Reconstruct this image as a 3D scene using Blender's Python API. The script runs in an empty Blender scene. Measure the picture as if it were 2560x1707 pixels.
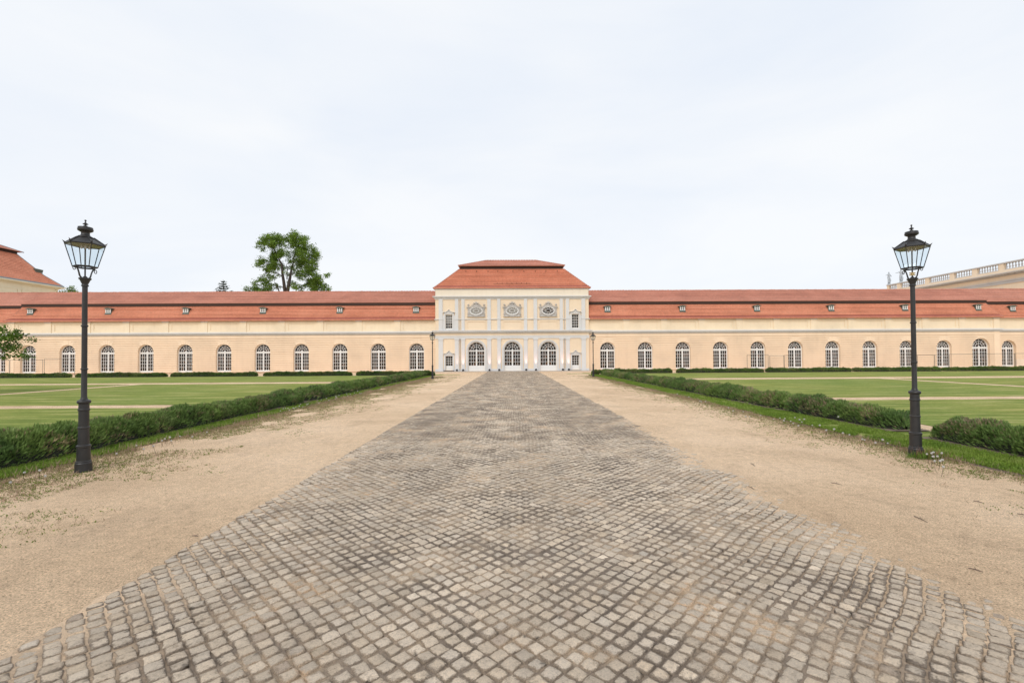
import bpy, bmesh, math, random
import numpy as np
from mathutils import Vector, Matrix
R = math.radians
random.seed(7)
rng = np.random.default_rng(11)
sc = bpy.context.scene
COL = sc.collection

# ------------------------------------------------------------------ camera
F = 1138.0            # focal length in photo pixels
EYE = 1.65
cam_d = bpy.data.cameras.new("camera")
cam_d.sensor_width = 36.0
cam_d.lens = 36.0 * F / 2560.0
cam_d.shift_y = 0.0086
cam_d.clip_start = 0.05
cam_d.clip_end = 3000
cam = bpy.data.objects.new("camera", cam_d)
COL.objects.link(cam)
cam.matrix_world = Matrix.Translation((0, 0, EYE)) @ Matrix.Rotation(R(90 + 0.88), 4, 'X') @ Matrix.Rotation(R(-0.35), 4, 'Z')
sc.camera = cam

# ------------------------------------------------------------------ world
w = bpy.data.worlds.new("World")
sc.world = w
w.use_nodes = True
nt = w.node_tree
nt.nodes.clear()
out = nt.nodes.new('ShaderNodeOutputWorld')
bg = nt.nodes.new('ShaderNodeBackground')
bgs = nt.nodes.new('ShaderNodeBackground')
addn = nt.nodes.new('ShaderNodeAddShader')
sky = nt.nodes.new('ShaderNodeTexSky')
sky.sky_type = 'NISHITA'
sky.sun_disc = False
SUN_EL, SUN_AZ = 40.0, 200.0      # azimuth clockwise from +Y
sky.sun_elevation = R(SUN_EL)
sky.sun_rotation = R(SUN_AZ)
bgs.inputs['Strength'].default_value = 0.006
nt.links.new(sky.outputs[0], bgs.inputs['Color'])
tc = nt.nodes.new('ShaderNodeTexCoord')
mp = nt.nodes.new('ShaderNodeMapping')
mp.inputs['Scale'].default_value = (1.0, 1.3, 3.6)
nt.links.new(tc.outputs['Generated'], mp.inputs['Vector'])
n1 = nt.nodes.new('ShaderNodeTexNoise')
n1.inputs['Scale'].default_value = 1.3
n1.inputs['Detail'].default_value = 5.0
n1.inputs['Roughness'].default_value = 0.52
n1.inputs['Distortion'].default_value = 0.35
nt.links.new(mp.outputs[0], n1.inputs['Vector'])
cr = nt.nodes.new('ShaderNodeValToRGB')
cr.color_ramp.elements[0].position = 0.36
cr.color_ramp.elements[0].color = (0.815, 0.868, 0.948, 1)
cr.color_ramp.elements[1].position = 0.66
cr.color_ramp.elements[1].color = (0.925, 0.945, 0.97, 1)
nt.links.new(n1.outputs['Fac'], cr.inputs[0])
nt.links.new(cr.outputs[0], bg.inputs['Color'])
bg.inputs['Strength'].default_value = 1.0
nt.links.new(bg.outputs[0], addn.inputs[0])
nt.links.new(bgs.outputs[0], addn.inputs[1])
nt.links.new(addn.outputs[0], out.inputs['Surface'])

# ------------------------------------------------------------------ sun behind the clouds
sd = bpy.data.lights.new("sun", 'SUN')
sd.energy = 1.5
sd.angle = R(35)
sd.color = (1.0, 0.95, 0.88)
sun = bpy.data.objects.new("sun", sd)
COL.objects.link(sun)
az = R(SUN_AZ)
el = R(SUN_EL)
to_sun = Vector((math.sin(az) * math.cos(el), math.cos(az) * math.cos(el), math.sin(el)))
sun.rotation_euler = to_sun.to_track_quat('Z', 'Y').to_euler()
sun.location = (0, -20, 60)

sc.view_settings.view_transform = 'Standard'
sc.view_settings.look = 'None'
sc.view_settings.exposure = 0.0
sc.view_settings.gamma = 1.0
sc.view_settings.use_curve_mapping = False
sc.cycles.max_bounces = 6
sc.cycles.transparent_max_bounces = 12

# ------------------------------------------------------------------ material helpers
def new_mat(name):
    m = bpy.data.materials.new(name)
    m.use_nodes = True
    nt = m.node_tree
    return m, nt, nt.nodes['Principled BSDF']

def noise_col(nt, vec, scale, detail, stops, rough=0.6, dist=0.0):
    n = nt.nodes.new('ShaderNodeTexNoise')
    n.inputs['Scale'].default_value = scale
    n.inputs['Detail'].default_value = detail
    n.inputs['Roughness'].default_value = rough
    n.inputs['Distortion'].default_value = dist
    if vec: nt.links.new(vec, n.inputs['Vector'])
    r = nt.nodes.new('ShaderNodeValToRGB')
    el = r.color_ramp.elements
    while len(el) < len(stops): el.new(0.5)
    for e, (p, c) in zip(el, stops):
        e.position = p
        e.color = (*c, 1) if len(c) == 3 else c
    nt.links.new(n.outputs['Fac'], r.inputs[0])
    return r.outputs[0], n.outputs['Fac']

def mix(nt, a, b, fac, mode='MIX'):
    m = nt.nodes.new('ShaderNodeMix')
    m.data_type = 'RGBA'
    m.blend_type = mode
    for s, v in ((m.inputs[0], fac), (m.inputs[6], a), (m.inputs[7], b)):
        if isinstance(v, (int, float)): s.default_value = v
        elif isinstance(v, tuple): s.default_value = (*v, 1)
        else: nt.links.new(v, s)
    return m.outputs[2]

def coords(nt, kind='Object', scale=None):
    t = nt.nodes.new('ShaderNodeTexCoord')
    v = t.outputs[kind]
    if scale:
        mp = nt.nodes.new('ShaderNodeMapping')
        mp.inputs['Scale'].default_value = scale
        nt.links.new(v, mp.inputs['Vector'])
        v = mp.outputs[0]
    return v

def wpos(nt, scale=None):
    g = nt.nodes.new('ShaderNodeNewGeometry')
    v = g.outputs['Position']
    if scale:
        mp = nt.nodes.new('ShaderNodeMapping')
        mp.inputs['Scale'].default_value = scale
        nt.links.new(v, mp.inputs['Vector'])
        v = mp.outputs[0]
    return v

def bump(nt, bsdf, h, strength, dist=0.01):
    b = nt.nodes.new('ShaderNodeBump')
    b.inputs['Strength'].default_value = strength
    b.inputs['Distance'].default_value = dist
    nt.links.new(h, b.inputs['Height'])
    nt.links.new(b.outputs[0], bsdf.inputs['Normal'])

def plaster(name, c, var=0.06, rough=0.9):
    m, nt, b = new_mat(name)
    v = coords(nt, 'Object')
    c2 = tuple(x * (1 - var * 1.6) for x in c)
    c3 = tuple(min(1, x * (1 + var)) for x in c)
    col, f = noise_col(nt, v, 0.35, 6, [(0.3, c2), (0.5, c), (0.72, c3)], 0.65)
    vs = coords(nt, 'Object', (2.2, 2.2, 0.18))
    st, f2 = noise_col(nt, vs, 1.0, 5, [(0.30, (0.90, 0.89, 0.88)), (0.50, (1, 1, 1))], 0.6)
    col = mix(nt, col, st, 0.45, 'MULTIPLY')
    nt.links.new(col, b.inputs['Base Color'])
    b.inputs['Roughness'].default_value = rough
    n = nt.nodes.new('ShaderNodeTexNoise')
    n.inputs['Scale'].default_value = 30
    nt.links.new(v, n.inputs['Vector'])
    bump(nt, b, n.outputs['Fac'], 0.15, 0.004)
    return m

def simple(name, c, rough=0.5, metal=0.0, var=0.1, scale=8.0):
    m, nt, b = new_mat(name)
    v = coords(nt, 'Object')
    col, f = noise_col(nt, v, scale, 4, [(0.3, tuple(x * (1 - var) for x in c)), (0.7, tuple(min(1, x * (1 + var)) for x in c))])
    nt.links.new(col, b.inputs['Base Color'])
    b.inputs['Roughness'].default_value = rough
    b.inputs['Metallic'].default_value = metal
    return m

M = {}
M['wall_wing'] = plaster('ochre_render', (0.89, 0.70, 0.515))
M['wall_band'] = plaster('pale_ochre_render', (0.88, 0.735, 0.54))
M['wall_pav'] = plaster('cream_render', (0.84, 0.685, 0.51), 0.04)
M['wall_attic'] = plaster('attic_render', (0.83, 0.735, 0.60), 0.03)
M['grey'] = plaster('grey_trim', (0.68, 0.675, 0.67), 0.04)
M['carved'] = plaster('weathered_carved_stone', (0.52, 0.495, 0.47), 0.12)
M['white'] = plaster('white_paint', (0.82, 0.815, 0.80), 0.03, 0.5)
M['stone'] = plaster('weathered_stone', (0.47, 0.43, 0.39), 0.1)
M['pale_wall'] = plaster('pale_yellow_render', (0.80, 0.73, 0.55), 0.04)
M['far_wall'] = plaster('peach_render', (0.86, 0.70, 0.52), 0.04)
M['far_stone'] = plaster('pale_grey_stone', (0.56, 0.54, 0.52), 0.06)
M['statue'] = simple('weathered_statue_stone', (0.42, 0.46, 0.50), 0.8, 0, 0.3, 6)
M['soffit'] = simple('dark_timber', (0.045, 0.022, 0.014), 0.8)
M['zinc'] = simple('zinc_gutter', (0.24, 0.29, 0.32), 0.45, 0.3)
M['copper'] = simple('patinated_copper', (0.085, 0.115, 0.095), 0.6, 0.0, 0.4, 5)
M['black'] = simple('black_housing', (0.012, 0.012, 0.014), 0.45)
M['cream_under'] = simple('cream_enamel', (0.30, 0.26, 0.16), 0.6)
M['twig'] = simple('dead_twig', (0.13, 0.09, 0.07), 0.9)
M['brass'] = simple('brass_fitting', (0.55, 0.42, 0.20), 0.4, 0.4)

def mk_iron():
    m, nt, b = new_mat('dark_painted_iron')
    v = coords(nt, 'Object')
    col, f = noise_col(nt, v, 9, 6, [(0.35, (0.020, 0.020, 0.021)), (0.6, (0.028, 0.027, 0.027)), (0.76, (0.045, 0.036, 0.030))])
    nt.links.new(col, b.inputs['Base Color'])
    b.inputs['Roughness'].default_value = 0.42
    b.inputs['Specular IOR Level'].default_value = 0.45
    bump(nt, b, f, 0.12, 0.004)
    return m
M['iron'] = mk_iron()

def mk_galv():
    m, nt, b = new_mat('galvanised_tube')
    b.inputs['Base Color'].default_value = (0.20, 0.18, 0.16, 1)
    b.inputs['Roughness'].default_value = 0.5
    b.inputs['Metallic'].default_value = 0.5
    return m
M['galv'] = mk_galv()

def mk_glass():
    m, nt, b = new_mat('dark_window_glass')
    v = coords(nt, 'Object', (3.3, 1, 2.2))
    oi = nt.nodes.new('ShaderNodeObjectInfo')
    ad = nt.nodes.new('ShaderNodeVectorMath')
    mm = nt.nodes.new('ShaderNodeMath'); mm.operation = 'MULTIPLY'; mm.inputs[1].default_value = 60
    nt.links.new(oi.outputs['Random'], mm.inputs[0])
    nt.links.new(v, ad.inputs[0]); nt.links.new(mm.outputs[0], ad.inputs[1])
    col, f = noise_col(nt, ad.outputs[0], 1.0, 2, [(0.35, (0.012, 0.010, 0.008)), (0.55, (0.035, 0.024, 0.016)), (0.66, (0.15, 0.08, 0.045))])  # brown patches in the pane colour stand in for the lit interior behind
    nt.links.new(col, b.inputs['Base Color'])
    b.inputs['Roughness'].default_value = 0.06
    b.inputs['Specular IOR Level'].default_value = 0.35
    return m
M['glass'] = mk_glass()
M['blind'] = simple('drawn_grey_blind', (0.27, 0.25, 0.22), 0.7)
M['blindgrey'] = simple('dim_grey_blind', (0.19, 0.18, 0.165), 0.5)

def mk_lampglass():
    m = bpy.data.materials.new('lantern_glass')
    m.use_nodes = True
    nt = m.node_tree
    nt.nodes.clear()
    o = nt.nodes.new('ShaderNodeOutputMaterial')
    t = nt.nodes.new('ShaderNodeBsdfTransparent')
    t.inputs[0].default_value = (0.90, 0.955, 0.985, 1)
    g = nt.nodes.new('ShaderNodeBsdfGlossy')
    g.inputs['Roughness'].default_value = 0.04
    g.inputs['Color'].default_value = (0.9, 0.95, 1, 1)
    lw = nt.nodes.new('ShaderNodeLayerWeight')
    lw.inputs['Blend'].default_value = 0.5
    pw = nt.nodes.new('ShaderNodeMath'); pw.operation = 'POWER'; pw.inputs[1].default_value = 4.0
    nt.links.new(lw.outputs['Facing'], pw.inputs[0])
    f = nt.nodes.new('ShaderNodeMath'); f.operation = 'MULTIPLY_ADD'; f.inputs[1].default_value = 0.35; f.inputs[2].default_value = 0.05
    nt.links.new(pw.outputs[0], f.inputs[0])
    mx = nt.nodes.new('ShaderNodeMixShader')
    nt.links.new(f.outputs[0], mx.inputs[0])
    nt.links.new(t.outputs[0], mx.inputs[1])
    nt.links.new(g.outputs[0], mx.inputs[2])
    nt.links.new(mx.outputs[0], o.inputs['Surface'])
    return m
M['lampglass'] = mk_lampglass()

def mk_tiles(name, a, b_, c):
    m, nt, b = new_mat(name)
    v = coords(nt, 'Object')
    col, f = noise_col(nt, v, 0.5, 5, [(0.32, a), (0.5, b_), (0.68, c)], 0.6)
    vs = coords(nt, 'Object', (0.10, 5.0, 5.0))
    row, f2 = noise_col(nt, vs, 1.0, 2, [(0.35, (0.88, 0.86, 0.85)), (0.6, (1.10, 1.1, 1.1))], 0.5)
    col = mix(nt, col, row, 0.7, 'MULTIPLY')
    vt = coords(nt, 'Object', (6.0, 5.0, 5.0))
    one, f3 = noise_col(nt, vt, 1.0, 1, [(0.3, (0.82, 0.8, 0.8)), (0.7, (1.12, 1.1, 1.1))], 0.5)
    col = mix(nt, col, one, 0.6, 'MULTIPLY')
    nt.links.new(col, b.inputs['Base Color'])
    b.inputs['Roughness'].default_value = 0.8
    wv = nt.nodes.new('ShaderNodeTexWave')
    wv.bands_direction = 'X'
    wv.inputs['Scale'].default_value = 1.9
    nt.links.new(v, wv.inputs['Vector'])
    bump(nt, b, wv.outputs['Fac'], 0.5, 0.02)
    return m
M['tile_low'] = mk_tiles('red_clay_tiles', (0.56, 0.215, 0.125), (0.62, 0.245, 0.145), (0.67, 0.28, 0.17))
M['tile_eave_shade'] = mk_tiles('shade_painted_eave_tiles', (0.36, 0.115, 0.08), (0.40, 0.13, 0.09), (0.44, 0.15, 0.10))  # bell-cast band: shading of the flatter slope painted into a darker tile colour
M['tile_up'] = mk_tiles('weathered_clay_tiles', (0.46, 0.205, 0.145), (0.52, 0.235, 0.165), (0.57, 0.265, 0.19))

# ground materials
def mk_sand(name='compacted_sand_gravel'):
    m, nt, b = new_mat(name)
    v = wpos(nt)
    col, f = noise_col(nt, v, 0.35, 6, [(0.36, (0.69, 0.51, 0.34)), (0.5, (0.77, 0.58, 0.395)), (0.64, (0.84, 0.645, 0.455))], 0.62)
    vs = wpos(nt, (0.7, 0.45, 1.0))
    blot, f4 = noise_col(nt, vs, 1.6, 9, [(0.50, (1, 1, 1)), (0.66, (0.80, 0.79, 0.79))], 0.78, 0.4)
    col = mix(nt, col, blot, 0.9, 'MULTIPLY')
    # grit of every size, from hand-wide patches down to single grains
    g1, f1 = noise_col(nt, v, 9, 12, [(0.41, (0.66, 0.63, 0.61)), (0.48, (0.95, 0.94, 0.93)), (0.53, (1.04, 1.03, 1.02)), (0.60, (1.26, 1.24, 1.2))], 0.97)
    col = mix(nt, col, g1, 0.95, 'MULTIPLY')
    g2, f2 = noise_col(nt, v, 70, 5, [(0.40, (0.45, 0.41, 0.38)), (0.47, (0.92, 0.91, 0.90)), (0.54, (1.04, 1.04, 1.04)), (0.62, (1.5, 1.45, 1.4))], 0.9)
    col = mix(nt, col, g2, 0.95, 'MULTIPLY')
    for sc_, thr, dk in ((11, 0.07, 0.30), (30, 0.13, 0.45)):
        vo = nt.nodes.new('ShaderNodeTexVoronoi'); vo.inputs['Scale'].default_value = sc_
        nt.links.new(v, vo.inputs['Vector'])
        rr = nt.nodes.new('ShaderNodeValToRGB')
        rr.color_ramp.elements[0].position = thr; rr.color_ramp.elements[0].color = (dk, dk * .93, dk * .88, 1)
        rr.color_ramp.elements[1].position = thr * 1.5; rr.color_ramp.elements[1].color = (1, 1, 1, 1)
        nt.links.new(vo.outputs['Distance'], rr.inputs[0])
        col = mix(nt, col, rr.outputs[0], 0.75, 'MULTIPLY')
    nt.links.new(col, b.inputs['Base Color'])
    b.inputs['Roughness'].default_value = 0.95
    b.inputs['Specular IOR Level'].default_value = 0.15
    ad = nt.nodes.new('ShaderNodeMath'); ad.operation = 'MULTIPLY_ADD'; ad.inputs[1].default_value = 2.0
    nt.links.new(f1, ad.inputs[0]); nt.links.new(f2, ad.inputs[2])
    bump(nt, b, ad.outputs[0], 0.7, 0.02)
    return m
M['sand'] = mk_sand()

def mk_joint():
    m, nt, b = new_mat('sandy_paving_joint')
    v = wpos(nt)
    col, f = noise_col(nt, v, 1.1, 6, [(0.38, (0.16, 0.13, 0.105)), (0.50, (0.25, 0.20, 0.155)), (0.59, (0.40, 0.31, 0.22)), (0.67, (0.54, 0.40, 0.27))], 0.7, 0.3)
    # dry sand carried in from the gravel at both road edges
    sx = nt.nodes.new('ShaderNodeSeparateXYZ')
    nt.links.new(v, sx.inputs[0])
    ab = nt.nodes.new('ShaderNodeMath'); ab.operation = 'ABSOLUTE'
    nt.links.new(sx.outputs[0], ab.inputs[0])
    nn = nt.nodes.new('ShaderNodeTexNoise'); nn.inputs['Scale'].default_value = 2.0; nn.inputs['Detail'].default_value = 4
    nt.links.new(v, nn.inputs['Vector'])
    ad = nt.nodes.new('ShaderNodeMath'); ad.operation = 'MULTIPLY_ADD'; ad.inputs[1].default_value = 2.2
    nt.links.new(nn.outputs['Fac'], ad.inputs[0]); nt.links.new(ab.outputs[0], ad.inputs[2])
    mr = nt.nodes.new('ShaderNodeMapRange'); mr.inputs['From Min'].default_value = 2.7; mr.inputs['From Max'].default_value = 4.1
    nt.links.new(ad.outputs[0], mr.inputs['Value'])
    col = mix(nt, col, (0.64, 0.475, 0.325), mr.outputs[0])
    sp, f2 = noise_col(nt, v, 60, 8, [(0.36, (0.55, 0.52, 0.50)), (0.48, (1, 1, 1)), (0.55, (1.05, 1.05, 1.05)), (0.66, (1.9, 1.75, 1.6))], 0.88)
    col = mix(nt, col, sp, 0.95, 'MULTIPLY')
    nt.links.new(col, b.inputs['Base Color'])
    b.inputs['Roughness'].default_value = 0.95
    b.inputs['Specular IOR Level'].default_value = 0.15
    bump(nt, b, f2, 0.7, 0.012)
    return m
M['joint'] = mk_joint()

def mk_cobble():
    m, nt, b = new_mat('granite_setts')
    v = wpos(nt)
    at = nt.nodes.new('ShaderNodeAttribute'); at.attribute_name = 'tint'
    sp, f1 = noise_col(nt, v, 110, 6, [(0.36, (0.62, 0.60, 0.58)), (0.47, (0.96, 0.96, 0.96)), (0.56, (1.03, 1.02, 1.0)), (0.66, (1.38, 1.34, 1.28))], 0.88)
    col = mix(nt, at.outputs['Color'], sp, 0.9, 'MULTIPLY')
    pit, f2 = noise_col(nt, v, 22, 9, [(0.38, (0.62, 0.59, 0.56)), (0.47, (0.97, 0.97, 0.97)), (0.60, (1.08, 1.07, 1.05))], 0.85)
    col = mix(nt, col, pit, 0.9, 'MULTIPLY')
    # soil and grit creeping over the worn edges (alpha = distance from the edge of the sett)
    n = nt.nodes.new('ShaderNodeTexNoise'); n.inputs['Scale'].default_value = 34; n.inputs['Detail'].default_value = 8; n.inputs['Roughness'].default_value = 0.85
    nt.links.new(v, n.inputs['Vector'])
    n2 = nt.nodes.new('ShaderNodeTexNoise'); n2.inputs['Scale'].default_value = 1.7; n2.inputs['Detail'].default_value = 5; n2.inputs['Roughness'].default_value = 0.7
    nt.links.new(v, n2.inputs['Vector'])
    a1 = nt.nodes.new('ShaderNodeMath'); a1.operation = 'MULTIPLY_ADD'; a1.inputs[1].default_value = 1.6      # n*1.6 - alpha
    iv = nt.nodes.new('ShaderNodeMath'); iv.operation = 'MULTIPLY'; iv.inputs[1].default_value = -0.62
    nt.links.new(at.outputs['Alpha'], iv.inputs[0])
    nt.links.new(n.outputs['Fac'], a1.inputs[0]); nt.links.new(iv.outputs[0], a1.inputs[2])
    a2 = nt.nodes.new('ShaderNodeMath'); a2.operation = 'MULTIPLY_ADD'; a2.inputs[1].default_value = 1.5
    nt.links.new(n2.outputs['Fac'], a2.inputs[0]); nt.links.new(a1.outputs[0], a2.inputs[2])
    mr = nt.nodes.new('ShaderNodeMapRange'); mr.inputs['From Min'].default_value = 1.12; mr.inputs['From Max'].default_value = 1.28
    nt.links.new(a2.outputs[0], mr.inputs['Value'])
    dcol, f5 = noise_col(nt, v, 1.1, 6, [(0.40, (0.19, 0.155, 0.125)), (0.50, (0.27, 0.22, 0.17)), (0.57, (0.40, 0.315, 0.235)), (0.64, (0.56, 0.41, 0.28))], 0.7, 0.3)
    gr, f6 = noise_col(nt, v, 120, 4, [(0.38, (0.6, 0.57, 0.55)), (0.5, (1, 1, 1)), (0.64, (1.6, 1.5, 1.4))], 0.85)
    dcol = mix(nt, dcol, gr, 0.9, 'MULTIPLY')
    mm = nt.nodes.new('ShaderNodeMath'); mm.operation = 'MULTIPLY'; mm.inputs[1].default_value = 0.92
    nt.links.new(mr.outputs[0], mm.inputs[0])
    col = mix(nt, col, dcol, mm.outputs[0])
    nt.links.new(col, b.inputs['Base Color'])
    b.inputs['Roughness'].default_value = 0.85
    b.inputs['Specular IOR Level'].default_value = 0.2
    ad = nt.nodes.new('ShaderNodeMath'); ad.operation = 'ADD'
    nt.links.new(f1, ad.inputs[0]); nt.links.new(f2, ad.inputs[1])
    bump(nt, b, ad.outputs[0], 0.8, 0.012)
    return m
M['cobble'] = mk_cobble()

def mk_lawn():
    m, nt, b = new_mat('mown_lawn')
    v = wpos(nt)
    vs = wpos(nt, (0.22, 1.7, 1.0))
    col, f = noise_col(nt, vs, 1.3, 9, [(0.38, (0.155, 0.195, 0.045)), (0.46, (0.205, 0.250, 0.060)), (0.54, (0.265, 0.290, 0.080)), (0.64, (0.40, 0.37, 0.16))], 0.68)
    big, f0 = noise_col(nt, v, 0.12, 3, [(0.35, (0.86, 0.95, 0.85)), (0.65, (1.1, 1.05, 1.0))])
    col = mix(nt, col, big, 1.0, 'MULTIPLY')
    sp, f2 = noise_col(nt, wpos(nt, (0.6, 1.0, 1.0)), 12, 9, [(0.38, (0.62, 0.66, 0.58)), (0.5, (1, 1, 1)), (0.62, (1.3, 1.25, 1.3))], 0.88)
    col = mix(nt, col, sp, 0.8, 'MULTIPLY')
    nt.links.new(col, b.inputs['Base Color'])
    b.inputs['Roughness'].default_value = 0.9
    b.inputs['Specular IOR Level'].default_value = 0.1
    bump(nt, b, f2, 0.8, 0.03)
    return m
M['lawn'] = mk_lawn()

def mk_leaf(name, a, b_, c, scale=3.0, trans=0.25):
    m, nt, b = new_mat(name)
    at = nt.nodes.new('ShaderNodeAttribute'); at.attribute_name = 'tint'
    v = wpos(nt)
    col, f = noise_col(nt, v, scale, 3, [(0.3, a), (0.5, b_), (0.72, c)])
    col = mix(nt, col, at.outputs['Color'], 1.0, 'MULTIPLY')
    nt.links.new(col, b.inputs['Base Color'])
    b.inputs['Roughness'].default_value = 0.6
    b.inputs['Specular IOR Level'].default_value = 0.2
    tr = nt.nodes.new('ShaderNodeBsdfTranslucent')
    nt.links.new(col, tr.inputs['Color'])
    mx = nt.nodes.new('ShaderNodeMixShader'); mx.inputs[0].default_value = trans
    nt.links.new(b.outputs[0], mx.inputs[1]); nt.links.new(tr.outputs[0], mx.inputs[2])
    o = [n for n in nt.nodes if n.type == 'OUTPUT_MATERIAL'][0]
    nt.links.new(mx.outputs[0], o.inputs['Surface'])
    return m
M['hedge'] = mk_leaf('lavender_hedge_leaves', (0.115, 0.185, 0.055), (0.155, 0.235, 0.064), (0.205, 0.265, 0.10), 1.6)
M['hedge_far'] = mk_leaf('box_hedge_leaves', (0.095, 0.155, 0.038), (0.125, 0.20, 0.048), (0.17, 0.245, 0.07), 1.2)
M['grass'] = mk_leaf('grass_blades', (0.14, 0.23, 0.035), (0.19, 0.28, 0.04), (0.27, 0.34, 0.08), 1.5)
M['maple'] = mk_leaf('maple_leaves', (0.115, 0.19, 0.032), (0.155, 0.25, 0.040), (0.21, 0.32, 0.055), 0.4, 0.35)
M['maple_near'] = mk_leaf('darker_maple_leaves', (0.085, 0.145, 0.026), (0.115, 0.19, 0.032), (0.165, 0.25, 0.045), 1.4, 0.25)  # deeper leaf green for the tree at the left edge
M['needles'] = mk_leaf('spruce_needles', (0.035, 0.052, 0.038), (0.050, 0.070, 0.048), (0.07, 0.09, 0.06), 0.6, 0.1)
M['dry'] = mk_leaf('dry_stalks', (0.42, 0.29, 0.19), (0.50, 0.36, 0.24), (0.55, 0.42, 0.28), 3.0, 0.2)
M['bark'] = simple('tree_bark', (0.085, 0.070, 0.058), 0.9, 0, 0.35, 3)
M['soil'] = simple('dark_soil', (0.17, 0.125, 0.09), 0.95, 0, 0.4, 7)
M['seed'] = simple('white_seed_fluff', (0.62, 0.60, 0.56), 0.9)
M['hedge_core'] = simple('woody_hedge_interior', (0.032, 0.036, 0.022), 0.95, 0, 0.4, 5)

# ------------------------------------------------------------------ mesh helpers
class MB:
    def __init__(s): s.v = []; s.f = []; s.m = []
    def add(s, vs, fs, mi=0):
        o = len(s.v); s.v += [tuple(p) for p in vs]
        s.f += [tuple(i + o for i in f) for f in fs]; s.m += [mi] * len(fs)
    def quad(s, a, b, c, d, mi=0): s.add([a, b, c, d], [(0, 1, 2, 3)], mi)
    def box(s, x0, x1, y0, y1, z0, z1, mi=0):
        s.add([(x0, y0, z0), (x1, y0, z0), (x1, y1, z0), (x0, y1, z0), (x0, y0, z1), (x1, y0, z1), (x1, y1, z1), (x0, y1, z1)],
              [(0, 3, 2, 1), (4, 5, 6, 7), (0, 1, 5, 4), (1, 2, 6, 5), (2, 3, 7, 6), (3, 0, 4, 7)], mi)
    def prism(s, poly, y0, y1, mi=0, back=False):   # poly in xz, counter-clockwise seen from -y
        n = len(poly)
        vs = [(x, y0, z) for x, z in poly] + [(x, y1, z) for x, z in poly]
        fs = [tuple(range(n))] + [(i, i + n, (i + 1) % n + n, (i + 1) % n) for i in range(n)]
        if back: fs.append(tuple(range(2 * n - 1, n - 1, -1)))
        s.add(vs, fs, mi)
    def ring(s, cx, cz, rx0, rz0, rx1, rz1, a0, a1, y0, y1, n=16, mi=0):   # angular degrees
        vs = []; fs = []
        for i in range(n + 1):
            a = R(a0 + (a1 - a0) * i / n); c, t = math.cos(a), math.sin(a)
            vs += [(cx + rx0 * c, y0, cz + rz0 * t), (cx + rx1 * c, y0, cz + rz1 * t), (cx + rx1 * c, y1, cz + rz1 * t), (cx + rx0 * c, y1, cz + rz0 * t)]
        for i in range(n):
            o = 4 * i
            for k in range(4): fs.append((o + k, o + (k + 1) % 4, o + 4 + (k + 1) % 4, o + 4 + k))
        s.add(vs, fs, mi)
    def bar(s, p, q, r, mi=0, n=4, r2=None):
        p = Vector(p); q = Vector(q); d = q - p
        if d.length < 1e-6: return
        if r2 is None: r2 = r
        u = d.orthogonal().normalized(); v = d.normalized().cross(u)
        vs = []
        for k in range(n):
            a = 2 * math.pi * k / n + math.pi / n
            vs.append(p + (u * math.cos(a) + v * math.sin(a)) * r)
        for k in range(n):
            a = 2 * math.pi * k / n + math.pi / n
            vs.append(q + (u * math.cos(a) + v * math.sin(a)) * r2)
        fs = [(k, (k + 1) % n, (k + 1) % n + n, k + n) for k in range(n)] + [tuple(range(n - 1, -1, -1)), tuple(range(n, 2 * n))]
        s.add(vs, fs, mi)
    def tube(s, pts, rad, n=8, mi=0):
        pts = [Vector(p) for p in pts]
        if not hasattr(rad, '__len__'): rad = [rad] * len(pts)
        vs = []; fs = []; u = None
        for i, p in enumerate(pts):
            d = (pts[min(i + 1, len(pts) - 1)] - pts[max(i - 1, 0)]).normalized()
            if u is None: u = d.orthogonal().normalized()
            else: u = (u - d * u.dot(d)).normalized()
            v = d.cross(u)
            for k in range(n):
                a = 2 * math.pi * k / n
                vs.append(p + (u * math.cos(a) + v * math.sin(a)) * rad[i])
        for i in range(len(pts) - 1):
            for k in range(n):
                fs.append((i * n + k, i * n + (k + 1) % n, (i + 1) * n + (k + 1) % n, (i + 1) * n + k))
        fs += [tuple(range(n - 1, -1, -1)), tuple(range((len(pts) - 1) * n, len(pts) * n))]
        s.add(vs, fs, mi)
    def lathe(s, prof, n=24, mi=0, cx=0, cy=0, rot=0.0):
        vs = []; fs = []
        for r, z in prof:
            for k in range(n):
                a = 2 * math.pi * k / n + rot
                vs.append((cx + r * math.cos(a), cy + r * math.sin(a), z))
        for i in range(len(prof) - 1):
            for k in range(n):
                fs.append((i * n + k, i * n + (k + 1) % n, (i + 1) * n + (k + 1) % n, (i + 1) * n + k))
        fs += [tuple(range(n - 1, -1, -1)), tuple(range((len(prof) - 1) * n, len(prof) * n))]
        s.add(vs, fs, mi)
    def tiled(s, A, B, C, D, gauge=0.22, lift=0.035, mi=0):
        """tile courses on the quad: eave A->B, top D->C, seen from outside counter-clockwise"""
        A, B, C, D = map(Vector, (A, B, C, D))
        nrm = (B - A).cross(D - A).normalized()
        L = (((D + C) - (A + B)) * 0.5).length
        n = max(1, round(L / gauge))
        for i in range(n):
            t0, t1 = i / n, (i + 1) / n
            l0, r0 = A.lerp(D, t0), B.lerp(C, t0)
            l1, r1 = A.lerp(D, t1), B.lerp(C, t1)
            lf = lift * random.uniform(0.75, 1.25)
            e0, e1 = l0 + nrm * lf, r0 + nrm * lf
            s.add([e0, e1, r1 + nrm * 0.004, l1 + nrm * 0.004, l0, r0], [(0, 1, 2, 3), (4, 5, 1, 0)], mi)
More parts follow.
